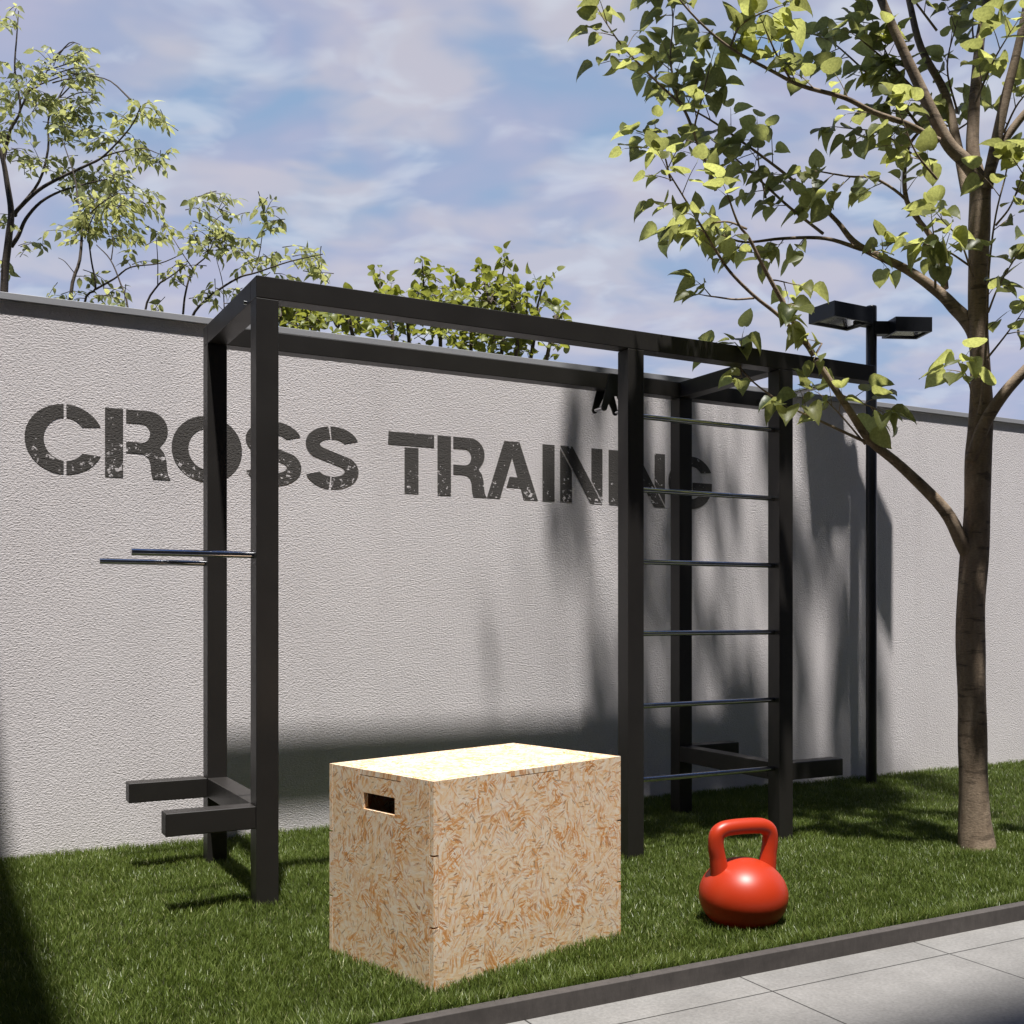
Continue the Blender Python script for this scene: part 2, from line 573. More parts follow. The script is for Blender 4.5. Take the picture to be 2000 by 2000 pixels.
def m_grass():
    m = bpy.data.materials.new("grass_blade")
    m.use_nodes = True
    T = NT(nt_clear(m.node_tree))
    out = T.n('ShaderNodeOutputMaterial')
    r = T.n('ShaderNodeAttribute', attribute_name='rnd').outputs['Fac']
    tp = T.n('ShaderNodeAttribute', attribute_name='tip').outputs['Fac']
    col = T.ramp(r, [(0.0, (0.034, 0.068, 0.010)), (0.55, (0.092, 0.146, 0.024)), (0.88, (0.160, 0.222, 0.050)), (1.0, (0.50, 0.52, 0.27))])
    col = T.mix(T.math('MULTIPLY', tp, 0.35), col, (0.28, 0.31, 0.085, 1))
    b = T.n('ShaderNodeBsdfPrincipled', {'Base Color': col, 'Roughness': 0.42})
    b.inputs['Specular IOR Level'].default_value = 0.45
    t = T.n('ShaderNodeBsdfTranslucent', {'Color': T.mix(1.0, col, (1.5, 1.5, 0.9, 1), 'MULTIPLY')})
    mx = T.n('ShaderNodeMixShader', {0: 0.26, 1: b.outputs[0], 2: t.outputs[0]})
    T.link(mx.outputs[0], out.inputs[0])
    return m


def m_soil():
    m, T, b, _ = new_mat("soil")
    co = T.n('ShaderNodeTexCoord').outputs['Object']
    n = T.noise(co, 60, 5, 0.7)[0]
    col = T.mix(n, (0.012, 0.012, 0.005, 1), (0.045, 0.045, 0.018, 1))
    setp(T, b, Base_Color=col, Roughness=0.95)
    return m


M_WALL = m_wall(False)
M_PAINT = m_wall(True)
M_STEEL = m_steel()
M_BLACK = m_plain("black_enamel", (0.012, 0.013, 0.016), 0.35, 0.0, 0.15, 12)
M_CHROME = m_plain("polished_steel", (0.50, 0.51, 0.53), 0.10, 1.0, 0.04, 14)
M_COPING = m_coping()
M_OSB = m_osb()
M_PAVE = m_pavement()
M_KERB = m_kerb()
M_SOIL = m_soil()
M_GRASS = m_grass()
M_BARK = m_bark("smooth_grey_bark", (0.205, 0.145, 0.095), (0.40, 0.305, 0.215))
M_BARK2 = m_bark("brown_bark", (0.07, 0.052, 0.04), (0.14, 0.11, 0.085))
M_LEAF = m_leaf("broad_leaf", (0.030, 0.048, 0.014), (0.150, 0.170, 0.050), (0.36, 0.37, 0.15), 0.50, (0.52, 0.54, 0.16))
M_LEAF2 = m_leaf("small_leaf", (0.11, 0.14, 0.050), (0.36, 0.39, 0.155), (0.52, 0.53, 0.27), 0.46, (0.62, 0.63, 0.23))
M_LEAF3 = m_leaf("shrub_leaf", (0.06, 0.085, 0.02), (0.24, 0.27, 0.075), (0.42, 0.42, 0.16), 0.40, (0.38, 0.40, 0.06))

# ------------------------------------------------------------------ setting
YW = 5.7036
SOIL_Z, PAVE_Z = -0.030, -0.058
gv, gf = box_geo(-300, 300, -300, 300, -0.60, -0.12)
tag(mesh_obj("ground", gv, gf, M_SOIL), kind='structure')
tag(mesh_obj("lawn_bed", *box_geo(-1.62, 30, 2.880, YW, -0.11, SOIL_Z), M_SOIL), kind='structure')
tag(mesh_obj("pavement", *box_geo(-12, 30, -1.5, 2.838, -0.115, PAVE_Z), M_PAVE), kind='structure')
tag(put_bevel(mesh_obj("kerb", *box_geo(-1.62, 30, 2.8385, 2.8795, -0.115, 0.001), M_KERB), 0.003), kind='structure')

# wall with coping and painted words
wall = mesh_obj("garden_wall", *box_geo(-1.615, 30, YW, YW + 0.25, -0.118, 2.590), M_WALL)
tag(wall, "long pale rough-rendered wall painted with dark stencil words behind the lawn", "wall")
put_bevel(bar("coping", -1.615, 30.02, YW - 0.017, YW + 0.267, 2.5905, 2.6235, M_COPING, wall, 0), 0.002)

LZ0, LZ1 = 1.793, 2.128


def ell(cx, cz, rx, rz, a0, a1, n=18):
    return [(cx + rx * math.cos(math.radians(a)), cz + rz * math.sin(math.radians(a))) for a in np.linspace(a0, a1, n)]


def letters():
    zc, RZ = 0.5 * (LZ0 + LZ1), 0.5 * (LZ1 - LZ0)

    def ring(cx, rx, irx, a0, a1, gap=0.006, irz=0.104, b0=None, b1=None):
        b0 = a0 if b0 is None else b0
        b1 = a1 if b1 is None else b1
        return ell(cx, zc, rx, RZ, a0, a1) + ell(cx, zc, irx, irz, b1, b0)
    L = []
    # C
    cC = lambda x, right: [ring(x, 0.177, 0.094, 92.0, 268.0, b0=93.6, b1=266.4),
                           ring(x, 0.177, 0.098, 25, 88.0, b0=38, b1=86.4),
                           ring(x, 0.177, 0.098, 272, 335, b0=273.6, b1=322)][:3 if right else 2]
    L.append(cC(0.602, True))

    def R(x):
        s = [(0.782, LZ0), (0.866, LZ0), (0.866, LZ1), (0.782, LZ1)]
        bowl = [(0.88, 2.128), (0.985, 2.128)] + ell(0.985, 2.036, 0.093, 0.092, 80, -35, 12) + \
               [(1.038, 1.952), (1.060, 1.925), (1.071, 1.890), (1.075, 1.845), (1.080, 1.815), (1.091, LZ0), (1.006, LZ0), (0.998, 1.825), (0.994, 1.870), (0.985, 1.897),
                (0.966, 1.912), (0.94, 1.916), (0.88, 1.916), (0.88, 1.970), (0.955, 1.970)] + ell(0.955, 2.0165, 0.038, 0.0465, -70, 70, 9) + [(0.955, 2.063), (0.88, 2.063)]
        return [[(p[0] + x - 0.782, p[1]) for p in q] for q in (s, bowl)]
    L.append(R(0.782))
    # O
    L.append([ring(1.272, 0.176, 0.094, 92, 268, b0=93.6, b1=266.4), ring(1.272, 0.176, 0.094, -88, 88, b0=-86.4, b1=86.4)])

    def S(x0):
        H = LZ1 - LZ0
        R_, L_ = [], []                       # right-hand and left-hand edge along the stroke
        for a in np.linspace(16, 224, 26):
            c, q = math.cos(math.radians(a)), math.sin(math.radians(a))
            R_.append((0.150 + 0.148 * c, H - 0.0965 + 0.0965 * q))
            L_.append((0.150 + 0.070 * c, H - 0.0965 + 0.030 * q))
        for a in np.linspace(44, -164, 26):
            c, q = math.cos(math.radians(a)), math.sin(math.radians(a))
            R_.append((0.148 + 0.071 * c, 0.0985 + 0.032 * q))
            L_.append((0.148 + 0.149 * c, 0.0985 + 0.0985 * q))
        polys, m = [], len(R_)
        mid = [(0.5 * (R_[i][0] + L_[i][0]), 0.5 * (R_[i][1] + L_[i][1])) for i in range(m)]
        it = min(range(26), key=lambda i: abs(mid[i][0] - 0.150) + (9 if mid[i][1] < H * 0.7 else 0))
        ib = min(range(26, m), key=lambda i: abs(mid[i][0] - 0.148) + (9 if mid[i][1] > H * 0.3 else 0))
        for i in range(m - 1):
            p = [R_[i], R_[i + 1], L_[i + 1], L_[i]]
            if i in (it, ib):                 # narrow stencil bridge
                k = 0.55
                p = [R_[i], tuple(np.add(R_[i], np.subtract(R_[i + 1], R_[i]) * (1 - k))), tuple(np.add(L_[i], np.subtract(L_[i + 1], L_[i]) * (1 - k))), L_[i]]
            polys.append([(x0 + q[0], LZ0 + q[1]) for q in p])
        return polys
    L.append(S(1.464))
    L.append(S(1.782))
    # T
    L.append([[(2.248, 2.058), (2.525, 2.058), (2.525, LZ1), (2.252, LZ1)], [(2.346, LZ0), (2.430, LZ0), (2.430, 2.047), (2.346, 2.047)]])
    L.append(R(2.545))
    L.append([[(2.856, LZ0), (2.940, LZ0), (3.020, 2.036), (3.056, 1.921), (3.003, 1.921), (2.984, 1.861), (3.076, 1.861), (3.097, LZ0), (3.192, LZ0), (3.069, LZ1), (2.968, LZ1)]])
    L.append([[(3.223, LZ0), (3.306, LZ0), (3.306, LZ1), (3.223, LZ1)]])

    def N(x):
        q = [[(0, 0), (0.082, 0), (0.082, 0.190), (0, 0.319)], [(0, 0.335), (0.213, 0), (0.299, 0), (0.086, 0.335)], [(0.219, 0.335), (0.219, 0.142), (0.299, 0.016), (0.299, 0.335)]]
        return [[(p[0] + x, p[1] + LZ0) for p in r] for r in q]
    L.append(N(3.344))
    L.append([[(3.687, LZ0), (3.770, LZ0), (3.770, LZ1), (3.687, LZ1)]])
    L.append(N(3.810))
    G = cC(4.313, False)
    G.append(ell(4.313, zc, 0.177, RZ, 272, 318, 9) + [(4.479, 1.900), (4.479, 1.962), (4.325, 1.962), (4.325, 1.905), (4.395, 1.905)] + ell(4.313, zc, 0.098, 0.104, 318, 274, 7))
    L.append(G)
    for polys in L:
        V, Fc = [], []
        for q in polys:
            if len(q) == 4:
                ar = sum(q[i][0] * q[(i + 1) % 4][1] - q[(i + 1) % 4][0] * q[i][1] for i in range(4))
                v, f = [(a, YW - 0.0016, b) for a, b in q], [(0, 1, 2, 3) if ar > 0 else (3, 2, 1, 0)]
            else:
                v, f, _ = slab_geo(q, [], 0.0012, lambda a, b, c: (a, YW - 0.0016 + c, b))
            bse = len(V)
            V += v
            Fc += [tuple(i + bse for i in r) for r in f]
        mesh_obj("letter", V, Fc, M_PAINT, wall)


letters()

# neighbouring buildings that throw the shade at the lower left and lower right
M_BRICK = m_plain("dark_render", (0.10, 0.095, 0.09), 0.85, 0, 0.2, 3, 0.3)
M_PALE = m_plain("pale_render", (0.42, 0.40, 0.38), 0.9, 0, 0.1, 3, 0.3)
M_GLASS = m_plain("window_glass", (0.02, 0.025, 0.03), 0.08, 0, 0.1, 2)


def building(name, x0, x1, y0, y1, h, label, face):
    b = mesh_obj(name, *box_geo(x0, x1, y0, y1, -0.119, h), M_BRICK if face == 'y' else M_PALE)
    tag(b, label, "building")
    mesh_obj("roof", *box_geo(x0 + .002, x1 - .002, y0 + .002, y1 - .002, h + .0005, h + 0.03), M_COPING, b)
    if face == 'y':
        xs = np.arange(x0 + 1.2, x1 - 1.5, 2.6)
        for fl in range(int(h // 3)):
            for x in xs:
                z = 0.9 + fl * 3.0
                w = mesh_obj("window", *join(box_geo(x, x + 1.3, y1 + .001, y1 + .05, z, z + .06), box_geo(x, x + 1.3, y1 + .001, y1 + .05, z + 1.44, z + 1.5),
                                             box_geo(x, x + .06, y1 + .001, y1 + .05, z + .061, z + 1.439), box_geo(x + 1.24, x + 1.3, y1 + .001, y1 + .05, z + .061, z + 1.439)), M_BLACK, b)
                mesh_obj("pane", *box_geo(x + .061, x + 1.239, y1 + .0015, y1 + .02, z + .061, z + 1.439), M_GLASS, w)
    return b


nb = building("neighbour_building", -7.0, -1.625, 1.20, 12.0, 4.40, "plain building with an added flat overhang that casts shade at the left end of the wall", '')
mesh_obj("shade_overhang", *box_geo(-1.6235, -0.028, 1.20, 12.0, 4.40, 4.56), M_COPING, nb)  # unseen overhang, added to throw the shade at the lower left
for y in (2.0, 3.7):
    w = mesh_obj("window", *join(box_geo(-1.6245, -1.57, y, y + 1.1, 1.0, 1.06), box_geo(-1.6245, -1.57, y, y + 1.1, 2.2, 2.26), box_geo(-1.6245, -1.57, y, y + .06, 1.061, 2.199), box_geo(-1.6245, -1.57, y + 1.04, y + 1.1, 1.061, 2.199)), M_BLACK, nb)
    mesh_obj("pane", *box_geo(-1.6245, -1.60, y + .061, y + 1.039, 1.061, 2.199), M_GLASS, w)
building("street_building", -14.0, 22.0, -9.5, -1.52, 15.85, "tall dark building across the pavement opposite the wall", 'y')

# ------------------------------------------------------------------ workout rig
XL, YF, YR, ZT, ZB, PW = 1.1481, 4.3019, 5.1435, 2.4506, 2.3644, 0.0890
X2, X3, XE = 2.8905, 3.8088, 4.475
rig = empty("workout_rig", (2.8, 4.77, 0), "tall dark steel outdoor workout rig with ladder, dip bars and low footrest arms", "workout rig")
for x, y in ((XL, YF), (XL, YR), (X2, YF), (X3, YF), (X3, YR)):
    bar("post", x, x + PW, y, y + PW, -0.08, ZB - 0.0015, M_STEEL, rig)
bar("top_beam", XL, XE, YF, YF + PW, ZB, ZT, M_STEEL, rig)
bar("top_beam", XL, XE, YR, YR + PW, ZB, ZT, M_STEEL, rig)
for x in (XL, X3):
    bar("cross_beam", x, x + PW, YF + PW + 0.001, YR - 0.001, ZB, ZT, M_STEEL, rig)
AT, AB, AL, AR = 0.3745, 0.2860, 0.8055, 4.2425
for y in (YF, YR):
    bar("footrest_arm", AL, XL - 0.001, y, y + PW, AB, AT, M_STEEL, rig, 0.004)
    bar("footrest_arm", X3 + PW + 0.001, AR, y, y + PW, AB - 0.008, AT - 0.008, M_STEEL, rig, 0.004)
for x, dz in ((XL, 0), (X3, -0.008)):
    bar("low_cross_beam", x, x + PW, YF + PW + 0.001, YR - 0.001, AB + dz, AT + dz, M_STEEL, rig)
YM = YF + PW / 2
for z in (0.338, 0.688, 1.032, 1.371, 1.712, 2.060):
    rod("ladder_rung", (X2 + PW - 0.01, YM, z), (X3 + 0.01, YM, z), 0.0125, M_CHROME, rig)
for y in (YM, YR + PW / 2):
    rod("dip_bar", (0.689, y, 1.358), (XL + 0.01, y, 1.358), 0.0135, M_CHROME, rig)
rod("pull_up_bar", (4.388, YF + PW - 0.01, 2.392), (4.388, YR + 0.01, 2.392), 0.0155, M_CHROME, rig)
bolt = rod("end_bolt", (XE - 0.004, YM - 0.02, 2.398), (XE + 0.022, YM - 0.02, 2.398), 0.013, m_plain("rusty_steel", (0.10, 0.035, 0.028), 0.5, 0.6), rig, 14)
rod("bolt", (XL - 0.003, YF + 0.14, 2.375), (XL - 0.014, YF + 0.14, 2.375), 0.008, M_CHROME, rig, 12)


def bracket():
    xc = 3.362
    out = [(xc - 0.034, 2.448), (xc + 0.034, 2.448), (xc + 0.086, 2.262)] + ell(xc + 0.068, 2.258, 0.018, 0.018, 10, -170, 8) + \
          [(xc + 0.044, 2.272), (xc + 0.014, 2.328), (xc - 0.014, 2.328), (xc - 0.044, 2.272)] + ell(xc - 0.068, 2.258, 0.018, 0.018, -10, -190, 8)
    v1, f1, _ = slab_geo(out, [], 0.006, lambda a, b, c: (a, YR - 0.0075 + c, b))
    br = mesh_obj("grip_bracket", v1, f1, M_BLACK, rig)
    v2, f2, _ = slab_geo(out, [], 0.006, lambda a, b, c: (a, YR + PW + 0.0015 + c, b))
    mesh_obj("back_plate", v2, f2, M_BLACK, br)
    for s in (-1, 1):
        rod("grip", (xc + s * 0.068, YR - 0.0015, 2.258), (xc + s * 0.068, YR + PW + 0.0015, 2.258), 0.011, M_CHROME, br, 14)
        rod("grip_bolt", (xc + s * 0.068, YR - 0.008, 2.258), (xc + s * 0.068, YR - 0.016, 2.258), 0.014, M_BLACK, br, 14)


bracket()
adopt(rig)

# ------------------------------------------------------------------ plyometric box
BU, BV = np.array([0.965, 0.2625, 0]), np.array([-0.2625, 0.965, 0])
BU /= np.linalg.norm(BU)
BV /= np.linalg.norm(BV)
BO = np.array([1.371, 3.101, 0.0])
W_, D_, H0, H1, TH = 0.8625, 0.562, -0.029, 0.6155, 0.0178
GAP = 0.0028
FZ0, FZ1 = 0.163, 0.389
pbox = empty("jump_box", tuple(BO + BU * W_ / 2 + BV * D_ / 2 + np.array([0, 0, H0])), "strand board jump box with jigsaw corners and a hand hole on the lawn", "jump box")


def fr_front(a, b, c):
    return BO + BU * a + BV * c + np.array([0, 0, b])


def fr_side(a, b, c):
    return BO + BV * (D_ - a) + BU * c + np.array([0, 0, b])


def long_outline(a0, a1):
    """long panel: full height, its ends reach the corner except between the fingers"""
    t = TH + GAP
    return [(0, H0), (W_, H0), (W_, FZ0), (W_ - t, FZ0), (W_ - t, FZ1), (W_, FZ1), (W_, H1), (a1, H1), (a1, H1 - TH - GAP), (a0, H1 - TH - GAP), (a0, H1), (0, H1), (0, FZ1), (t, FZ1), (t, FZ0), (0, FZ0)]


def short_outline(a0, a1):
    t = TH + GAP
    f0, f1 = FZ0 + GAP * 2.2, FZ1 - GAP * 2.2
    return [(t, H0), (D_ - t, H0), (D_ - t, f0), (D_, f0), (D_, f1), (D_ - t, f1), (D_ - t, H1), (a1, H1), (a1, H1 - TH - GAP), (a0, H1 - TH - GAP), (a0, H1), (t, H1), (t, f1), (0, f1), (0, f0), (t, f0)]


hole = [(D_ - 0.3644, 0.4865), (D_ - 0.1947, 0.4865), (D_ - 0.1947, 0.541), (D_ - 0.3644, 0.541)]
for nm, outl, holes, fr in (
        ("long_panel", long_outline(0.3247, 0.5533), [], fr_front),
        ("long_panel", long_outline(0.3247, 0.5533), [], lambda a, b, c: BO + BU * a + BV * (D_ - TH + c) + np.array([0, 0, b])),
        ("short_panel", short_outline(D_ - 0.3905, D_ - 0.1628), [hole], fr_side),
        ("short_panel", short_outline(D_ - 0.3905, D_ - 0.1628), [hole], lambda a, b, c: BO + BV * (D_ - a) + BU * (W_ - TH + c) + np.array([0, 0, b]))):
    v, f, uv = slab_geo(outl, holes, TH, fr)
    uv = np.array(uv) + RNG.uniform(0, 3, 2)
    put_bevel(mesh_obj(nm, v, f, M_OSB, pbox, uv=uv), 0.0011, 2)
t = TH + GAP
top_out = [(t, t), (0.3247 + GAP, t), (0.3247 + GAP, 0), (0.5533 - GAP, 0), (0.5533 - GAP, t), (W_ - t, t), (W_ - t, 0.1628 + GAP), (W_, 0.1628 + GAP), (W_, 0.3905 - GAP), (W_ - t, 0.3905 - GAP),
           (W_ - t, D_ - t), (0.5533 - GAP, D_ - t), (0.5533 - GAP, D_), (0.3247 + GAP, D_), (0.3247 + GAP, D_ - t), (t, D_ - t), (t, 0.3905 - GAP), (0, 0.3905 - GAP), (0, 0.1628 + GAP), (t, 0.1628 + GAP)]
v, f, uv = slab_geo(top_out, [], TH, lambda a, b, c: BO + BU * a + BV * b + np.array([0, 0, H1 - c]))
f = [tuple(reversed(q)) for q in f]
put_bevel(mesh_obj("top_panel", v, f, M_OSB, pbox, uv=None), 0.0011, 2)
me = pbox.children[-1].data
ul = me.uv_layers.new(name="UVMap")
for lp in me.loops:
    co = np.array(me.vertices[lp.vertex_index].co) - BO
    ul.data[lp.index].uv = (co @ BU + 7.3, co @ BV + co[2] * 0.3 + 2.1)
adopt(pbox)

# ------------------------------------------------------------------ kettlebell
KX, KY = 2.672, 3.216
M_RED = m_plain("red_lacquer", (0.43, 0.031, 0.006), 0.40, 0.0, 0.05, 6)
kb = empty("kettlebell", (KX, KY, -0.02), "big glossy red kettlebell on the lawn beside the jump box", "kettlebell")
A_, B_, ZC = 0.1635, 0.136, 0.087
prof = [(0.084, -0.0240), (0.092, -0.0225)]
for a in np.linspace(-62, 90, 40):
    r, z = A_ * math.cos(math.radians(a)), ZC + B_ * math.sin(math.radians(a))
    if z > -0.0215 and r > 0.002:
        prof.append((r, z))
prof.append((0.002, ZC + B_))
body = mesh_obj("bell", *lathe_geo(prof, 72, (KX, KY, 0)), M_RED, kb, smooth=True)
mesh_obj("base_plate", *lathe_geo([(0.080, -0.034), (0.084, -0.032), (0.084, -0.0245), (0.06, -0.0240)], 40, (KX, KY, 0)), m_plain("worn_steel", (0.32, 0.29, 0.28), 0.4, 0.8), kb)
hd = RT * math.cos(math.radians(20)) + FW * math.sin(math.radians(20))
hp = []
for s, z in ((-0.088, 0.11), (-0.097, 0.165), (-0.107, 0.225), (-0.115, 0.275), (-0.110, 0.316), (-0.084, 0.334), (-0.045, 0.339), (0, 0.340), (0.045, 0.339), (0.084, 0.334), (0.110, 0.316), (0.115, 0.275), (0.107, 0.225), (0.097, 0.165), (0.088, 0.11)):
    hp.append(np.array([KX, KY, z]) + hd * s)
mesh_obj("handle", *tube_geo(catmull(hp, 6), [0.050, 0.036, 0.0300, 0.0290, 0.0292, 0.0292, 0.0292, 0.0292, 0.0292, 0.0292, 0.0290, 0.0300, 0.036, 0.050], 24), M_RED, kb, smooth=True)
adopt(kb)

# ------------------------------------------------------------------ street lamp
LX, LY = 5.645, 5.463
lamp = empty("street_lamp", (LX, LY, 0), "thin black lamp post with two square heads standing against the wall", "street lamp")
mesh_obj("pole", *lathe_geo([(0.036, -0.08), (0.036, 3.195), (0.034, 3.205), (0.0, 3.206)][:3] + [(0.02, 3.2062)], 28, (LX, LY, 0)), M_BLACK, lamp, smooth=False)
for p in lamp.children[-1].data.polygons:
    p.use_smooth = len(p.vertices) == 4
M_LENS = m_plain("lamp_reflector", (0.82, 0.82, 0.86), 0.2, 0.9, 0.05, 5)


def lamp_head(P, z0, z1, neck_a, neck_b):
    """P: four plan corners counter-clockwise; an open shade with a recessed reflector"""
    P = [np.array(p) for p in P]
    c = sum(P) / 4
    inn = [c + (p - c) * 0.86 for p in P]
    deep = [c + (p - c) * 0.45 for p in P]
    V = [(*p, z0) for p in P] + [(*p, z1) for p in P] + [(*p, z0) for p in inn] + [(*p, z0 + 0.02) for p in inn]
    Fc = [(4, 5, 6, 7)]
    for i in range(4):
        j = (i + 1) % 4
        Fc += [(i, j, 4 + j, 4 + i), (j, i, 8 + i, 8 + j), (8 + j, 8 + i, 12 + i, 12 + j)]
    n = len(V)
    a, b = np.array(neck_a), np.array(neck_b)
    d = (b - a) / np.linalg.norm(b - a)
    w = np.array([-d[1], d[0]]) * 0.034
    q = [a - w, b - w, b + w, a + w]
    V += [(*p, z0 + 0.004) for p in q] + [(*p, z1 - 0.006) for p in q]
    Fc += [(n, n + 3, n + 2, n + 1), (n + 4, n + 5, n + 6, n + 7)] + [(n + i, n + (i + 1) % 4, n + 4 + (i + 1) % 4, n + 4 + i) for i in range(4)]
    h = mesh_obj("lamp_head", V, Fc, M_BLACK, lamp)
    V = [(*(c + (p - c) * 0.855), z0 + 0.0205) for p in P] + [(*p, z1 - 0.02) for p in deep]
    Fc = [(0, 4, 5, 1), (1, 5, 6, 2), (2, 6, 7, 3), (3, 7, 4, 0), (4, 7, 6, 5)]
    mesh_obj("reflector", V, Fc, M_LENS, h)


lamp_head([(5.212, 5.362), (5.570, 5.372), (5.570, 5.612), (5.212, 5.602)], 3.062, 3.163, (5.52, 5.475), (5.63, 5.466))
lamp_head([(5.690, 5.290), (5.915, 5.185), (5.990, 5.385), (5.765, 5.485)], 3.005, 3.102, (5.76, 5.40), (5.65, 5.455))
adopt(lamp)


# ------------------------------------------------------------------ trees
def leaf_template(kind):
    if kind == 'cordate':
        half = [(0.0, 0.0), (0.12, -0.07), (0.30, -0.05), (0.45, 0.10), (0.49, 0.30), (0.43, 0.53), (0.28, 0.76), (0.12, 0.90)]
        tip = (0.0, 1.01)
        mid = [(0.0, 0.02), (0.0, 0.30), (0.0, 0.62)]
        fold, droop = 0.24, 0.30
    else:
        half = [(0.0, 0.0), (0.10, 0.10), (0.23, 0.26), (0.26, 0.44), (0.20, 0.66), (0.09, 0.86)]
        tip = (0.0, 1.06)
        fold, droop = 0.10, 0.30
    n = len(half)
    # midrib vertices share the y of the half-outline
    V = []
    for x, y in half:
        for s in (-1, 0, 1):
            xx = x * s
            V.append((xx, y if s else (y if y > 0 else 0.03), abs(xx) * fold * 1.6 - droop * max(y, 0) ** 2 * 0.6 + 0.05 * math.sin(7 * y) * abs(xx)))
    V.append((tip[0], tip[1], -droop * 0.75))
    Fc = []
    for i in range(n - 1):
        a, b = i * 3, (i + 1) * 3
        Fc += [(a, a + 1, b + 1, b), (a + 1, a + 2, b + 2, b + 1)]
    a = (n - 1) * 3
    Fc += [(a, a + 1, n * 3), (a + 1, a + 2, n * 3)]
    Fc = [tuple(dict.fromkeys(f)) for f in Fc]
    return np.array(V), Fc


def norm(v):
    return v / (np.linalg.norm(v, axis=-1, keepdims=True) + 1e-9)


class Tree:
    def __init__(self, kind, seed):
        self.rng = np.random.default_rng(seed)
        self.tubes = []
        self.leaves = []          # base, direction, length
        self.kind = kind

    def branch(self, P, r0, r1, n=7, sub=5, lump=0.0):
        Q = catmull(P, sub)
        self.tubes.append(tube_geo(Q, [r0, r1] if np.isscalar(r1) else [r0] + list(r1), n, True, lump))
        return Q

    def leaf(self, p, d, L):
        self.leaves.append((p, d, L))

    def twig(self, p, d, length, nleaf, L, r=0.0028, droop=0.25):
        rng = self.rng
        d = norm(np.asarray(d, float))
        k = norm(rng.normal(size=3)) * 0.25
        e = p + d * length * 0.55 + k * length * 0.2
        f = p + d * length + k * length * 0.5 - np.array([0, 0, droop * length * 0.35])
        Q = catmull([p, e, f], 3)
        self.tubes.append(tube_geo(Q, [r, r * 0.45], 4, False))
        m = len(Q)
        for i in range(nleaf):
            t = (i + 1) / nleaf
            q = Q[min(m - 1, int(round(t * (m - 1))))]
            side = norm(np.cross(d, [0, 0, 1.0]) * (1 if i % 2 else -1) + rng.normal(size=3) * 0.35)
            dd = norm(d * (0.35 + 0.7 * t) + side * (1.0 if i < nleaf - 1 else 0.25) + np.array([0, 0, -droop - 0.25 * rng.random()]))
            self.leaf(q, dd, L * rng.uniform(0.62, 1.15))

    def dress(self, Q, start, step, tl, nleaf, L, spread=0.9, up=0.15, droop=0.25):
        rng = self.rng
        Q = np.array(Q)
        seg = np.linalg.norm(np.diff(Q, axis=0), axis=1)
        s = np.concatenate([[0], np.cumsum(seg)])
        tot = s[-1]
        x = tot * start + step * rng.random()
        while x < tot:
            i = min(len(seg) - 1, int(np.searchsorted(s, x) - 1))
            i = max(i, 0)
            p = Q[i] + (Q[i + 1] - Q[i]) * ((x - s[i]) / (seg[i] + 1e-9))
            t = norm(Q[i + 1] - Q[i])
            rd = rng.normal(size=3)
            rd -= t * (rd @ t)
            d = norm(t * 0.7 + norm(rd) * spread + np.array([0, 0, up]))
            self.twig(p, d, tl * rng.uniform(0.6, 1.3), nleaf if rng.random() > 0.3 else max(2, nleaf - 1), L, droop=droop)
            x += step * (0.88 if self.kind == 'cordate' else 1.0) * rng.uniform(0.6, 1.4)
        self.twig(Q[-1], norm(Q[-1] - Q[-3]), tl * 0.8, nleaf + 1, L, droop=droop)

    def build(self, root, bark, leafmat, tilt=0.55):
        V, Fc = join(*self.tubes)
        mesh_obj("trunk", V, Fc, bark, root, smooth=True)
        rng = self.rng
        T, F = leaf_template(self.kind)
        n = len(self.leaves)
        P = np.array([l[0] for l in self.leaves])
        D = norm(np.array([l[1] for l in self.leaves]))
        L = np.array([l[2] for l in self.leaves])
        upv = norm(np.array([0, 0, 1.0]) + rng.normal(size=(n, 3)) * tilt)
        S = norm(np.cross(D, upv))
        N = np.cross(S, D)
        pet = 0.30 if self.kind == 'cordate' else 0.12
        B = P + D * (L * pet)[:, None]
        cl = rng.uniform(0.3, 2.3, n)
        co = B[:, None, :] + (S[:, None, :] * T[None, :, 0, None] + D[:, None, :] * T[None, :, 1, None] + N[:, None, :] * (T[None, :, 2] * cl[:, None])[:, :, None]) * L[:, None, None]
        nv = len(T)
        fl = np.array([i for f in F for i in f])
        ft = np.array([len(f) for f in F])
        idx = (fl[None, :] + (np.arange(n) * nv)[:, None]).ravel()
        tot = np.tile(ft, n)
        rnd = np.repeat(rng.random(n), nv)
        # petioles
        co = co.reshape(-1, 3)
        w = 0.010 * L
        pv = np.stack([P - S * w[:, None], P + S * w[:, None], B + S * w[:, None] * 0.8, B - S * w[:, None] * 0.8], 1).reshape(-1, 3)
        pidx = (np.array([0, 1, 2, 3])[None, :] + (np.arange(n) * 4)[:, None]).ravel() + len(co)
        idx = np.concatenate([idx, pidx])
        tot = np.concatenate([tot, np.full(n, 4)])
        co = np.concatenate([co, pv])
        rnd = np.concatenate([rnd, np.repeat(rng.random(n) * 0.3, 4)])
        o = mesh_obj("crown", co, (idx, tot), leafmat, root, smooth=True, attr={'rnd': rnd})
        adopt(root)
        return o


def pz(*q, d, ox=0, oy=0, s=1.0, dd=0.0):
    """pixels measured in an enlarged crop -> world points at depth d (+dd spread evenly along the branch)"""
    n = len(q)
    return [pt(ox + x / s, oy + y / s, d + dd * i / max(1, n - 1)) for i, (x, y) in enumerate(q)]


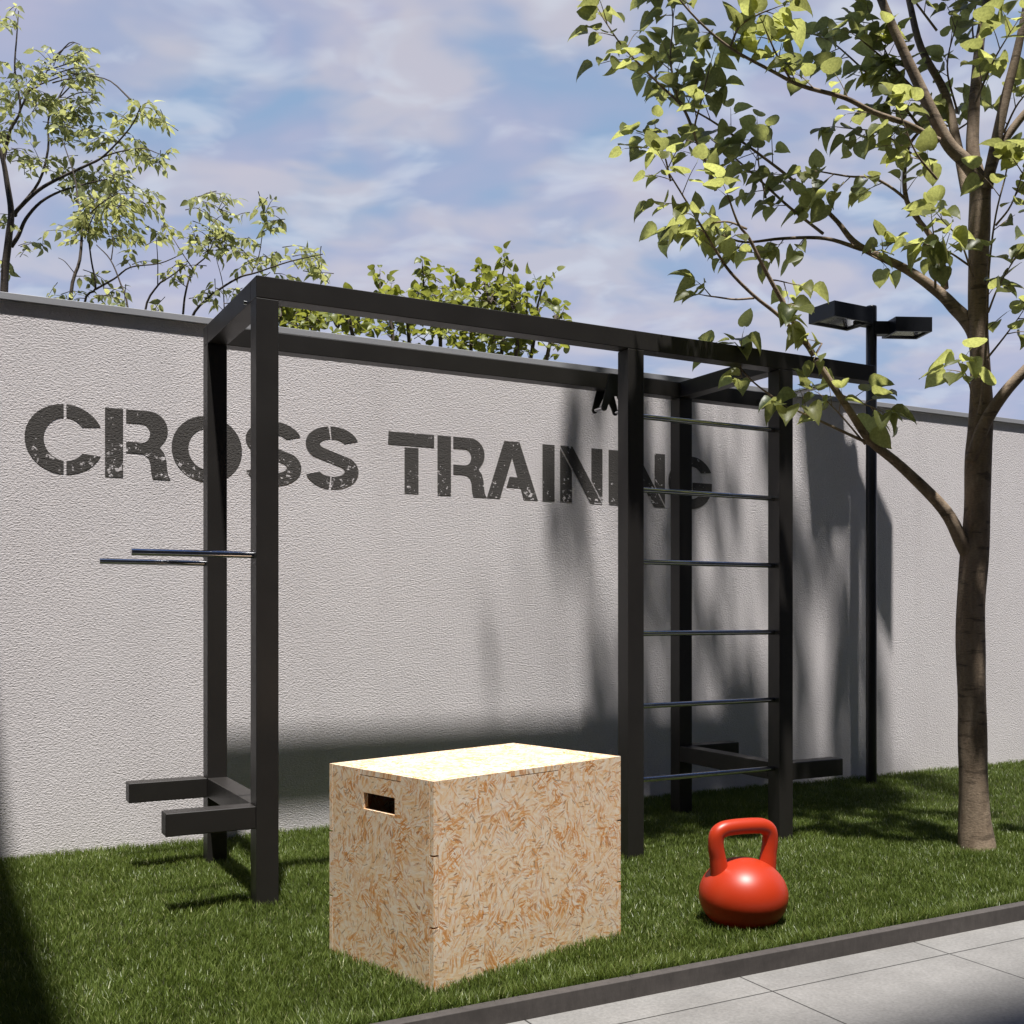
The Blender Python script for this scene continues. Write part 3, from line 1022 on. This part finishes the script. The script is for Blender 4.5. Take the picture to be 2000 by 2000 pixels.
def right_tree():
    d0 = 5.40
    root = empty("broadleaf_tree", tuple(pt(1907, 1656, d0)), "smooth-barked tree with big heart-shaped leaves standing on the lawn in front of the wall", "tree")
    t = Tree('cordate', 11)
    k = d0 / FPX
    z5 = dict(ox=1100, oy=0, s=2.1467)
    # trunk up to the main fork, from the ground
    tr = [(1910, 1695, 48), (1909, 1662, 37), (1903, 1600, 29.5), (1901, 1500, 27), (1899, 1400, 26.5), (1896, 1300, 27), (1896, 1200, 27), (1902, 1100, 26.5), (1908, 1000, 25), (1911, 900, 24.5), (1915, 830, 24), (1916, 760, 20),
          (1912, 650, 18), (1910, 560, 18.5), (1912, 470, 20), (1914, 410, 20.5), (1915, 350, 20)]
    Q = catmull([pt(x, y, d0) for x, y, _ in tr], 5)
    t.tubes.append(tube_geo(Q, [r * k for _, _, r in tr], 16, True, 0.025))

    def br(pts, r0, r1, dd, dress=None, zz=z5, dstart=0.0, n=8):
        P = pz(*pts, d=d0 + dstart, dd=dd, **zz)
        q = t.branch(P, r0 * k, r1 * k if np.isscalar(r1) else [q * k for q in r1], n, 5)
        if dress:
            t.dress(q, *dress)
        return q
    src = dict(ox=0, oy=0, s=1.0)
    LF = 0.094
    # long low limb from the lower fork, rising to the left
    br([(1896, 1090), (1879, 1060), (1843, 994), (1760, 911), (1698, 859), (1656, 797), (1594, 704)], 16, (14, 12, 9.5, 8, 6.8, 6), -0.12, None, src)
    br([(1050, 1490), (960, 1340), (900, 1230), (840, 1120), (780, 1000), (735, 940), (690, 820)], 5.6, 1.6, -0.22, (0.55, 0.20, 0.13, 3, LF, 0.9), z5, -0.12)
    br([(1030, 1460), (980, 1400), (900, 1320), (800, 1240), (700, 1140), (640, 1050), (580, 950), (520, 850), (440, 720)], 4.2, 1.3, -0.35, (0.62, 0.10, 0.14, 4, LF, 1.0), z5, -0.13)
    for q in ([(1035, 1470), (985, 1400), (920, 1290)],):
        pass
    br([(800, 1250), (720, 1255), (640, 1245), (600, 1240)], 2.2, 1.2, -0.05, (0.55, 0.14, 0.10, 3, LF, 1.0), z5, -0.22)
    br([(870, 1180), (890, 1175), (960, 1190)], 2.0, 1.0, 0.05, (0.2, 0.09, 0.09, 3, LF, 1.0), z5, -0.2)
    br([(930, 1300), (925, 1250), (940, 1300)], 1.6, 1.0, -0.05, (0.2, 0.09, 0.09, 3, LF, 1.0), z5, -0.15)
    br([(1060, 1480), (1085, 1440), (1065, 1480)], 1.6, 1.0, -0.05, (0.1, 0.09, 0.08, 3, LF, 1.0), z5, -0.12)
    # lower twig that hangs in front of the wall
    br([(1712, 873), (1640, 840), (1580, 812), (1545, 798)], 3.6, 1.3, -0.15, (0.45, 0.16, 0.12, 3, LF * 1.1, 0.8), src, -0.04)
    br([(1690, 868), (1650, 820), (1612, 780)], 2.2, 1.0, -0.05, (0.4, 0.09, 0.10, 3, LF, 1.0), src, -0.05)
    br([(1640, 770), (1690, 790), (1715, 800)], 1.8, 1.0, -0.10, (0.3, 0.06, 0.07, 3, LF * 1.2, 0.8), src, -0.08)
    br([(1530, 790), (1470, 745), (1430, 700), (1405, 680)], 2.0, 1.0, 0.15, (0.35, 0.09, 0.10, 3, LF, 1.0), src, 0.1)
    br([(1448, 735), (1446, 700), (1448, 668)], 1.6, 1.0, 0.0, (0.5, 0.1, 0.07, 3, LF, 1.0), src, 0.14)
    # middle limb to the left
    br([(1745, 1490), (1728, 1400), (1690, 1340), (1640, 1290), (1580, 1230), (1440, 1130), (1240, 1030), (1150, 930), (1060, 840), (980, 770), (880, 690), (730, 580), (620, 505), (510, 440), (400, 350)], 17, (15.5, 13.5, 11, 7.5, 4.6, 3.6, 3.0, 2.4, 1.8, 1.3), 0.30,
       (0.50, 0.10, 0.15, 4, LF, 1.0))
    br([(1250, 1045), (1100, 1000), (920, 1000), (760, 1015), (650, 980)], 4.5, 1.6, -0.25, (0.25, 0.12, 0.14, 4, LF, 1.0), z5, 0.10)
    br([(1090, 980), (950, 870), (840, 770), (740, 680), (640, 600)], 3.2, 1.4, 0.3, (0.12, 0.12, 0.15, 4, LF, 1.0), z5, 0.15)
    br([(770, 960), (690, 930), (600, 940), (520, 950)], 2.2, 1.2, 0.1, (0.1, 0.10, 0.14, 4, LF, 1.1), z5, -0.2)
    br([(850, 830), (820, 690), (815, 560)], 2.0, 1.0, 0.1, (0.35, 0.10, 0.12, 3, LF, 1.0), z5, 0.2)
    br([(640, 800), (600, 680), (550, 560), (580, 420), (610, 300)], 3.0, 1.2, -0.1, (0.1, 0.10, 0.14, 4, LF, 1.0), z5, -0.1)
    br([(550, 560), (500, 450), (410, 360), (300, 250), (230, 170), (170, 80)], 3.0, 1.2, 0.1, (0.1, 0.085, 0.15, 4, LF, 1.1), z5, -0.1)
    br([(480, 420), (450, 250), (460, 80), (440, -60)], 2.4, 1.0, 0.25, (0.15, 0.09, 0.15, 4, LF, 1.1), z5, 0.0)
    br([(450, 760), (420, 640), (370, 590)], 2.0, 1.0, -0.1, (0.2, 0.08, 0.13, 4, LF, 1.0), z5, -0.2)
    br([(1240, 1040), (1330, 1090), (1340, 1060)], 1.8, 1.0, -0.05, (0.1, 0.09, 0.1, 3, LF, 1.0), z5, 0.1)
    # upper limb sweeping to the upper left
    br([(1750, 760), (1690, 680), (1620, 610), (1560, 500), (1480, 330), (1420, 200), (1335, 0), (1240, -260), (1180, -480)], 15.5, 6, 0.0, None, z5, -0.02)
    br([(1575, 590), (1440, 520), (1300, 470), (1180, 410), (1000, 360), (880, 300), (700, 200), (560, 80), (440, -60)], 6.2, 1.3, -0.30, (0.22, 0.17, 0.15, 4, LF * 1.08, 0.9), z5, -0.05)
    br([(700, 200), (740, 110), (820, 60), (870, 40)], 2.4, 1.2, -0.1, (0.2, 0.09, 0.13, 4, LF * 1.2, 1.0), z5, -0.25)
    br([(960, 345), (900, 240), (850, 130)], 2.4, 1.2, -0.1, (0.35, 0.12, 0.12, 3, LF * 1.2, 1.0), z5, -0.2)
    br([(1560, 1000), (1530, 980), (1440, 840), (1310, 750), (1200, 740), (1080, 720)], 4.0, 1.4, -0.2, (0.40, 0.13, 0.13, 4, LF, 1.0), z5, 0.2)
    br([(1600, 1210), (1590, 1110), (1540, 990), (1440, 840), (1440, 640), (1500, 540)], 7.5, 3, 0.1, (0.55, 0.18, 0.13, 3, LF, 1.0), z5, 0.12)
    br([(1500, 540), (1420, 440), (1300, 330), (1180, 220), (1120, 170)], 3, 1.2, 0.2, (0.1, 0.095, 0.15, 4, LF, 1.0), z5, 0.2)
    br([(1420, 430), (1400, 300), (1300, 210), (1240, 160)], 2.5, 1.2, -0.2, (0.1, 0.10, 0.14, 4, LF, 1.0), z5, 0.25)
    br([(1560, 1210), (1560, 1050), (1550, 960)], 2.5, 1.2, -0.1, (0.3, 0.10, 0.12, 3, LF, 1.0), z5, -0.1)
    # stems above the main fork
    br([(1745, 760), (1718, 640), (1720, 500), (1735, 300), (1750, 150), (1775, 0), (1800, -300), (1790, -600)], 14, 5, 0.1, None, z5, 0.03)
    br([(1690, 800), (1650, 600), (1600, 390), (1500, 200), (1450, 0), (1400, -220), (1330, -430)], 10.5, 4, 0.45, None, z5, 0.05)
    br([(1775, 790), (1795, 690), (1850, 430), (1900, 230), (1935, 60), (1990, -250), (2040, -500)], 12, 4, -0.15, None, z5, -0.04)
    br([(1790, 720), (1830, 620), (1932, 480), (2040, 380), (2160, 260), (2260, 60)], 10, 3, -0.1, (0.35, 0.22, 0.15, 4, LF, 1.0), z5, -0.02)
    # limb to the right of the frame and fine shoots round the trunk
    br([(1898, 900), (1922, 830), (1960, 770), (2010, 715), (2080, 640), (2160, 560), (2230, 440)], 14, 5, -0.25, (0.45, 0.22, 0.15, 4, LF, 1.0), src, -0.02)
    br([(1911, 812), (1918, 770), (1924, 700), (1928, 620), (1932, 520), (1945, 420), (1965, 340)], 3.2, 1.4, -0.12, (0.25, 0.15, 0.14, 3, LF * 1.05, 1.0), src, -0.10)
    br([(1905, 800), (1890, 740), (1875, 715)], 1.8, 1.0, -0.2, (0.5, 0.07, 0.10, 3, LF * 1.15, 0.9), src, -0.12)
    br([(1930, 610), (1950, 560), (1985, 500)], 2.2, 1.0, -0.2, (0.2, 0.11, 0.13, 4, LF, 1.0), src, -0.2)
    br([(1928, 700), (1960, 660), (1990, 620)], 2.2, 1.0, -0.2, (0.2, 0.12, 0.13, 4, LF, 1.0), src, -0.2)
    br([(1945, 440), (1975, 400), (2000, 330)], 2.2, 1.0, -0.2, (0.1, 0.09, 0.13, 4, LF, 1.0), src, -0.2)
    br([(1900, 540), (1875, 470), (1840, 430)], 2.2, 1.0, -0.3, (0.3, 0.12, 0.12, 3, LF, 1.0), src, -0.05)
    br([(1895, 520), (1850, 490), (1820, 480)], 2.2, 1.0, -0.3, (0.3, 0.10, 0.12, 3, LF, 1.0), src, -0.05)
    for q, ds in (([(1860, 300), (1800, 200), (1740, 130)], 0.3), ([(1870, 220), (1850, 130), (1870, 40)], 0.3), ([(1905, 200), (1940, 120), (1975, 60)], -0.2), ([(1790, 180), (1740, 120), (1700, 30)], 0.2),
                  ([(1910, 130), (1900, 40), (1930, -60)], 0.4), ([(1830, 60), (1770, -20), (1720, -90)], 0.1), ([(1960, 260), (1990, 200), (2040, 150)], 0.1), ([(1860, 260), (1900, 230), (1920, 180)], 0.45),
                  ([(1780, 300), (1720, 260), (1650, 250)], 0.3), ([(1830, 350), (1790, 300), (1760, 230)], -0.25)):
        br(q, 2.4, 1.0, -0.1, (0.12, 0.085, 0.14, 4, LF, 1.1), src, ds)
    # upper crown above the frame: its shade falls on the wall and the lawn
    rng = t.rng
    stems = [pt(1665, -200, d0), pt(1935, -200, d0 + 0.1), pt(1780, -150, d0 + 0.4), pt(2010, -150, d0 - 0.15), pt(1900, -20, d0 + .1), pt(1700, -100, d0 + .2)]
    cen, rad = np.array([4.05, 4.30, 6.5]), np.array([1.85, 1.15, 2.2])
    first = len(t.leaves)
    for i in range(52):
        s = stems[i % len(stems)]
        u = norm(rng.normal(size=3))
        u[2] = abs(u[2]) * (1 if rng.random() > 0.3 else -0.4)
        e = cen + rad * u * rng.uniform(0.5, 1.0)
        mid = s + (e - s) * 0.5 + rng.normal(size=3) * 0.12 + np.array([0, 0, 0.15])
        q = t.branch([s, mid, e], 0.012, 0.0025, 6, 5)
        t.dress(q, 0.35, 0.085, 0.20, 4, LF * 1.12, 1.1)
    # unseen crown leaves thinned so their shade is shaped into these wall zones
    shade_zones = [(75, 260, 70, 330), (75, 150, 330, 410), (110, 330, 60, 140), (480, 560, 150, 950), (620, 700, 0, 160), (640, 760, 200, 800), (760, 850, 350, 640), (820, 890, 1060, 1240), (900, 1080, 1300, 1640), (1000, 1070, 300, 520),
               (1040, 1490, 560, 930), (1200, 1270, 250, 480), (1300, 1370, 250, 600), (1360, 1440, 250, 560), (1350, 1490, 930, 1720), (1180, 1320, 930, 1010), (1180, 1230, 1180, 1500), (1490, 1570, 230, 1720), (1570, 1640, 330, 1290),
               (1640, 1720, 1000, 1600), (300, 440, 1330, 1680), (160, 300, 150, 620), (200, 330, 560, 850), (265, 305, 880, 1120), (560, 680, 1500, 1720), (1690, 1760, 1480, 1720)]
    kept = []
    for l in t.leaves[first:]:
        p = l[0] + l[1] * l[2] * 0.7
        st = (YW - p[1]) / -SUN.y
        w = p - np.array(SUN) * st
        if w[2] > 0.02:
            dpt = w @ FW
            x = ((w @ RT) / dpt * FPX + CX - 1000) * 2.147
            y = (HY - (w[2] - EYE) / dpt * FPX - 700) * 2.147
            hit = any(x0 <= x <= x1 and y0 - 30 <= y <= y1 for x0, x1, y0, y1 in shade_zones[3:])
            if -400 < x < 1900 and rng.random() > (0.60 if hit else 0.03):
                continue
        elif rng.random() < 0.45:
            continue
        dl = p @ FW
        ix, iy = (p @ RT) / dl * FPX + CX, HY - (p[2] - EYE) / dl * FPX
        if -20 < ix < 2020 and iy > -40 and rng.random() < 0.75:
            continue
        kept.append(l)
    t.leaves = t.leaves[:first] + kept
    t.build(root, M_BARK, M_LEAF, 0.36)
    return t


right_tree()


def far_tree(name, label, cat, group, base, d, stems, sprays, kind, seed, leafmat, L, rough):
    """tree behind the wall: traced stems (crop pixels at 2.76) plus leaf sprays round traced centres"""
    root = empty(name, tuple(np.array([*pt(base, HY, d)[:2], -0.12])), label, cat, group)
    t = Tree(kind, seed)
    z4 = dict(ox=0, oy=0, s=2.76)
    k = 0.85 * d / FPX / 2.76
    ends = []
    for pts, r0, r1, dd in stems:
        P = pz(*pts, d=d, dd=dd, **z4)
        ends += t.branch(P, r0 * k, r1 * k, 7, 4)
    E = np.array(ends)
    rng = t.rng
    for (x, y, rad, cnt) in sprays:
        for _ in range(max(2, int(cnt * 0.68))):
            a, rr = rng.random() * 6.283, rad * math.sqrt(rng.random())
            dz = rng.normal() * rad / 2.76 * d / FPX * 0.8
            p = pt((x + rr * math.cos(a)) / 2.76, (y + rr * math.sin(a) * 0.75) / 2.76, d + dz)
            b = E[np.argmin(np.linalg.norm((E - p) * [1, 1, 1.2], axis=1))]
            v = p - b
            ln = np.linalg.norm(v)
            out = norm(v * [1, 1, 0.35] + rng.normal(size=3) * [0.12, 0.12, 0.06])
            if ln > 0.5:                                   # a fine carrying twig
                t.tubes.append(tube_geo(catmull([b + v * 0.3 * rng.random(), b + v * 0.62 + rng.normal(size=3) * 0.03 + np.array([0, 0, 0.012]), p], 3), [0.0075, 0.003], 4, False))
            t.twig(p - out * 0.1, out, rough * rng.uniform(0.7, 1.3), 5, L, 0.0035, 0.45)
    t.build(root, M_BARK2, leafmat, 0.5)


G1 = "trees growing behind the wall"
far_tree("slender_tree", "tallest tree behind the wall at the far left with layered small leaves", "tree", G1, 3, 9.2,
         [([(20, 3600), (18, 2600), (20, 1620), (45, 1300), (60, 1150), (40, 1000), (15, 860), (-20, 760), (-60, 600)], 30, 9, -0.3),
          ([(20, 860), (55, 700), (110, 590), (80, 380), (90, 200), (100, 60)], 11, 3, 0.2),
          ([(110, 590), (160, 490), (215, 455), (300, 300), (400, 230)], 7, 2.5, 0.3),
          ([(80, 1160), (95, 1130), (200, 1030), (320, 960), (470, 890), (560, 840), (700, 690), (760, 570)], 15, 3, -0.4),
          ([(60, 1330), (100, 1270), (140, 1180), (220, 1090), (330, 1030), (470, 990), (600, 960)], 15, 3, -0.1),
          ([(95, 1130), (210, 980), (260, 800), (262, 640), (330, 500), (370, 420)], 10, 3, 0.4),
          ([(470, 890), (600, 830), (760, 800), (860, 830)], 6, 2.5, -0.2)],
         [(70, 90, 90, 11), (150, 420, 110, 26), (280, 300, 70, 10), (420, 280, 90, 16), (400, 390, 100, 22), (230, 520, 80, 16), (470, 460, 80, 14), (300, 600, 110, 26), (420, 600, 100, 22), (380, 700, 110, 26),
          (520, 740, 90, 15), (640, 660, 70, 10), (760, 580, 80, 14), (880, 660, 60, 7), (700, 800, 90, 15), (840, 830, 80, 14), (60, 680, 110, 20), (40, 520, 80, 12), (150, 850, 100, 16), (560, 930, 110, 22),
          (440, 1000, 100, 18), (650, 960, 90, 17), (40, 1180, 60, 8), (180, 1340, 70, 6), (330, 870, 80, 13), (-60, 400, 120, 14), (-80, 800, 120, 14), (10, 1420, 30, 3)],
         'lance', 21, M_LEAF2, 0.082, 0.16)
far_tree("slender_tree", "thin dark-stemmed tree behind the wall, second from the left edge", "tree", G1, 135, 8.6,
         [([(330, 3300), (350, 2400), (378, 1620), (430, 1400), (440, 1200), (420, 1080), (398, 940), (335, 750)], 15, 3, 0.3),
          ([(430, 2300), (450, 1660), (515, 1555), (492, 1400), (478, 1240), (520, 1130)], 9, 3, -0.2),
          ([(515, 1560), (620, 1500), (705, 1440), (860, 1420), (985, 1368)], 7, 2.5, -0.3),
          ([(440, 1200), (540, 1100), (640, 1040)], 6, 2.5, -0.2), ([(400, 1470), (350, 1410), (315, 1390)], 3, 2, 0)],
         [(470, 1100, 90, 20), (580, 1080, 90, 18), (500, 1190, 90, 19), (640, 1180, 90, 16), (700, 1090, 80, 14), (700, 1270, 80, 13), (800, 1060, 70, 8), (850, 1120, 60, 6), (420, 1240, 80, 9), (840, 1260, 60, 6),
          (330, 1590, 80, 9), (560, 1560, 80, 9), (480, 1480, 60, 5), (740, 1390, 60, 5), (350, 1220, 60, 4)],
         'lance', 22, M_LEAF2, 0.078, 0.15)
far_tree("slender_tree", "low many-stemmed tree behind the wall next to the rig corner", "tree", G1, 310, 8.0,
         [([(800, 3000), (740, 2200), (690, 1670), (650, 1530), (595, 1400), (520, 1320)], 9, 3, 0.1),
          ([(810, 2900), (790, 2100), (780, 1690), (850, 1540), (920, 1490), (1010, 1420)], 10, 3, -0.1),
          ([(830, 2900), (950, 2100), (985, 1710), (1000, 1580), (1040, 1450), (1120, 1370), (1190, 1200)], 10, 3, 0.2),
          ([(850, 2900), (960, 2000), (1030, 1720), (1130, 1600), (1280, 1500), (1380, 1470), (1560, 1410), (1740, 1370)], 11, 3, -0.2),
          ([(1355, 1475), (1395, 1380), (1415, 1260), (1440, 1140)], 4, 2, 0.1), ([(1040, 1450), (960, 1330), (890, 1210)], 4, 2, 0.2), ([(850, 1540), (850, 1400), (840, 1260)], 4, 2, -0.1),
          ([(1210, 1700), (1200, 1530), (1165, 1390)], 4, 2, 0.2), ([(600, 1400), (610, 1300), (590, 1240)], 4, 2, 0), ([(1120, 1370), (1130, 1240), (1130, 1120)], 4, 2, 0.1)],
         [(1070, 1100, 70, 8), (1170, 1070, 80, 10), (1250, 1120, 60, 6), (1150, 1210, 90, 15), (1060, 1290, 80, 12), (1200, 1290, 90, 16), (1300, 1310, 80, 10), (1440, 1120, 60, 8), (1460, 1220, 60, 7), (1340, 1420, 80, 9),
          (1480, 1400, 60, 6), (1600, 1370, 70, 9), (1710, 1400, 70, 9), (1740, 1490, 50, 6), (1600, 1500, 70, 7), (1150, 1590, 70, 8), (960, 1500, 50, 5), (1000, 1410, 70, 7), (680, 1640, 60, 5), (860, 1660, 60, 7), (1250, 1590, 80, 7), (1450, 1530, 70, 5), (940, 1230, 50, 3)],
         'lance', 23, M_LEAF2, 0.074, 0.15)


def shrub(name, label, base, d, stems, sprays, seed, L):
    root = empty(name, tuple(np.array([*pt(base, HY, d)[:2], -0.12])), label, "shrub")
    t = Tree('cordate', seed)
    k = d / FPX
    for pts in stems:
        P = [pt(base + (pts[0][0] - base) * 0.2, 1500, d), *[pt(x, y, d + t.rng.normal() * 0.15) for x, y in pts]]
        q = t.branch(P, 5 * k, 1.4 * k, 6, 6)
        t.dress(q, 0.55, 0.085, 0.10, 4, L, 1.1, 0.3, 0.15)
    for x, y, rad, cnt in sprays:
        for _ in range(cnt):
            a, rr = t.rng.random() * 6.283, rad * math.sqrt(t.rng.random())
            p = pt(x + rr * math.cos(a), y + rr * math.sin(a) * 0.7, d + t.rng.normal() * 0.3)
            t.twig(p, norm(t.rng.normal(size=3) * [1, 1, .3] + [0, 0, .5]), 0.12, 4, L, 0.003, 0.15)
    t.build(root, M_BARK2, M_LEAF3, 0.5)


shrub("leafy_shrub", "bright yellow-green shrub rising over the wall behind the middle of the rig", 860, 7.2,
      [[(770, 680), (745, 600), (742, 548)], [(860, 660), (832, 590), (825, 520)], [(920, 680), (900, 600), (888, 560)], [(960, 660), (955, 590), (940, 530)], [(985, 640), (975, 570), (985, 522)], [(1010, 680), (1000, 600), (1000, 555)],
       [(1040, 680), (1045, 620), (1060, 558)], [(1070, 690), (1085, 640), (1098, 612)], [(800, 680), (790, 620), (780, 580)], [(690, 660), (660, 640), (648, 618)], [(960, 690), (1020, 640), (1030, 590)]],
      [(850, 585, 50, 16), (920, 590, 60, 18), (760, 590, 40, 10), (990, 605, 50, 14), (840, 645, 70, 22), (940, 655, 80, 26), (1030, 665, 60, 18), (740, 640, 60, 12), (1080, 655, 30, 9), (690, 650, 40, 8), (880, 690, 90, 16)], 31, 0.058)
shrub("leafy_shrub", "small dense shrub seen in the gap under the rig's front beam near its left post", 590, 7.6,
      [[(575, 660), (570, 625), (560, 605)], [(610, 660), (605, 630), (600, 615)], [(550, 650), (548, 620), (545, 600)]],
      [(575, 620, 40, 22), (600, 635, 35, 14), (550, 635, 25, 8)], 32, 0.056)


# ------------------------------------------------------------------ grass
def grass():
    rng = np.random.default_rng(5)
    cells = []
    # density falls with distance from the camera
    for (x0, x1, y0, y1, dens) in ((-1.6, 0.05, 2.882, YW - 0.004, 14000), (0.05, 3.2, 2.882, 4.0, 36000), (0.05, 3.2, 4.0, YW - 0.004, 25000), (3.2, 5.2, 2.882, 4.2, 28000), (3.2, 5.2, 4.2, YW - 0.004, 20000), (5.2, 9.5, 2.9, YW - 0.004, 11000)):
        n = int((x1 - x0) * (y1 - y0) * dens)
        cells.append(np.stack([rng.uniform(x0, x1, n), rng.uniform(y0, y1, n)], 1))
    P = np.concatenate(cells)
    # keep what the frame can show (a margin for a step aside)
    dd = P @ FW[:2]
    px = (P @ RT[:2]) / dd * FPX + CX
    P = P[(px > -900) & (px < 2350)]
    # none under the box, the bell, the posts
    q = P - BO[:2]
    a, b = q @ BU[:2], q @ BV[:2]
    keep = ~((a > 0) & (a < W_) & (b > 0) & (b < D_))
    keep &= np.hypot(P[:, 0] - KX, P[:, 1] - KY) > 0.098
    for x, y in ((XL, YF), (XL, YR), (X2, YF), (X3, YF), (X3, YR)):
        keep &= ~((P[:, 0] > x) & (P[:, 0] < x + PW) & (P[:, 1] > y) & (P[:, 1] < y + PW))
    P = P[keep]
    n = len(P)

    def vnoise(p, s, seed):
        r = np.random.default_rng(seed).random((64, 64))
        u = p * s
        i = np.floor(u).astype(int)
        f = u - i
        f = f * f * (3 - 2 * f)
        i %= 63
        A = r[i[:, 0], i[:, 1]]
        B = r[i[:, 0] + 1, i[:, 1]]
        Cc = r[i[:, 0], i[:, 1] + 1]
        D = r[i[:, 0] + 1, i[:, 1] + 1]
        return (A * (1 - f[:, 0]) + B * f[:, 0]) * (1 - f[:, 1]) + (Cc * (1 - f[:, 0]) + D * f[:, 0]) * f[:, 1]
    clump = vnoise(P, 9.0, 1) * 0.6 + vnoise(P, 26.0, 2) * 0.4
    patch = vnoise(P, 1.6, 3)
    H = (0.023 + 0.021 * clump) * rng.uniform(0.65, 1.25, n)
    edge = np.clip(1 - (P[:, 1] - 2.88) / 0.10, 0, 1)
    H *= 1 + 0.8 * edge
    Wd = rng.uniform(0.0009, 0.0019, n)
    az = rng.uniform(0, 2 * np.pi, n)
    lean = rng.uniform(0.10, 0.80, n) * H
    laz = rng.uniform(0, 2 * np.pi, n) + 0
    flow = vnoise(P, 4.0, 4) * 6.28
    lx, ly = np.cos(laz) * 0.85 + np.cos(flow) * 0.15, np.sin(laz) * 0.85 + np.sin(flow) * 0.15
    S = np.stack([np.cos(az), np.sin(az), np.zeros(n)], 1)
    base = np.concatenate([P, np.full((n, 1), SOIL_Z - 0.002)], 1)
    off = np.stack([lx * lean, ly * lean, np.zeros(n)], 1)
    mid = base + off * 0.32 + np.stack([np.zeros(n), np.zeros(n), H * 0.6], 1)
    tip = base + off + np.stack([np.zeros(n), np.zeros(n), H * 1.0], 1)
    V = np.stack([base - S * Wd[:, None], base + S * Wd[:, None], mid - S * (Wd * 0.8)[:, None], mid + S * (Wd * 0.8)[:, None], tip], 1)
    # blades may lean over the kerb but not into the wall
    V[:, :, 1] = np.minimum(V[:, :, 1], YW - 0.002)
    fl = np.array([0, 1, 3, 2, 2, 3, 4])
    idx = (fl[None, :] + (np.arange(n) * 5)[:, None]).ravel()
    tot = np.tile(np.array([4, 3]), n)
    rnd = np.clip(rng.normal(0.42, 0.20, n) + (patch - 0.5) * 0.30 + (clump - 0.5) * 0.25, 0, 0.97)
    rnd[rng.random(n) < 0.022] = 1.0
    rnd = np.repeat(rnd, 5)
    tp = np.tile(np.array([0, 0, 0.4, 0.4, 1.0]), n)
    o = mesh_obj("lawn_grass", V.reshape(-1, 3), (idx, tot), M_GRASS, attr={'rnd': rnd, 'tip': tp})
    tag(o, kind='stuff')
    return o


grass()
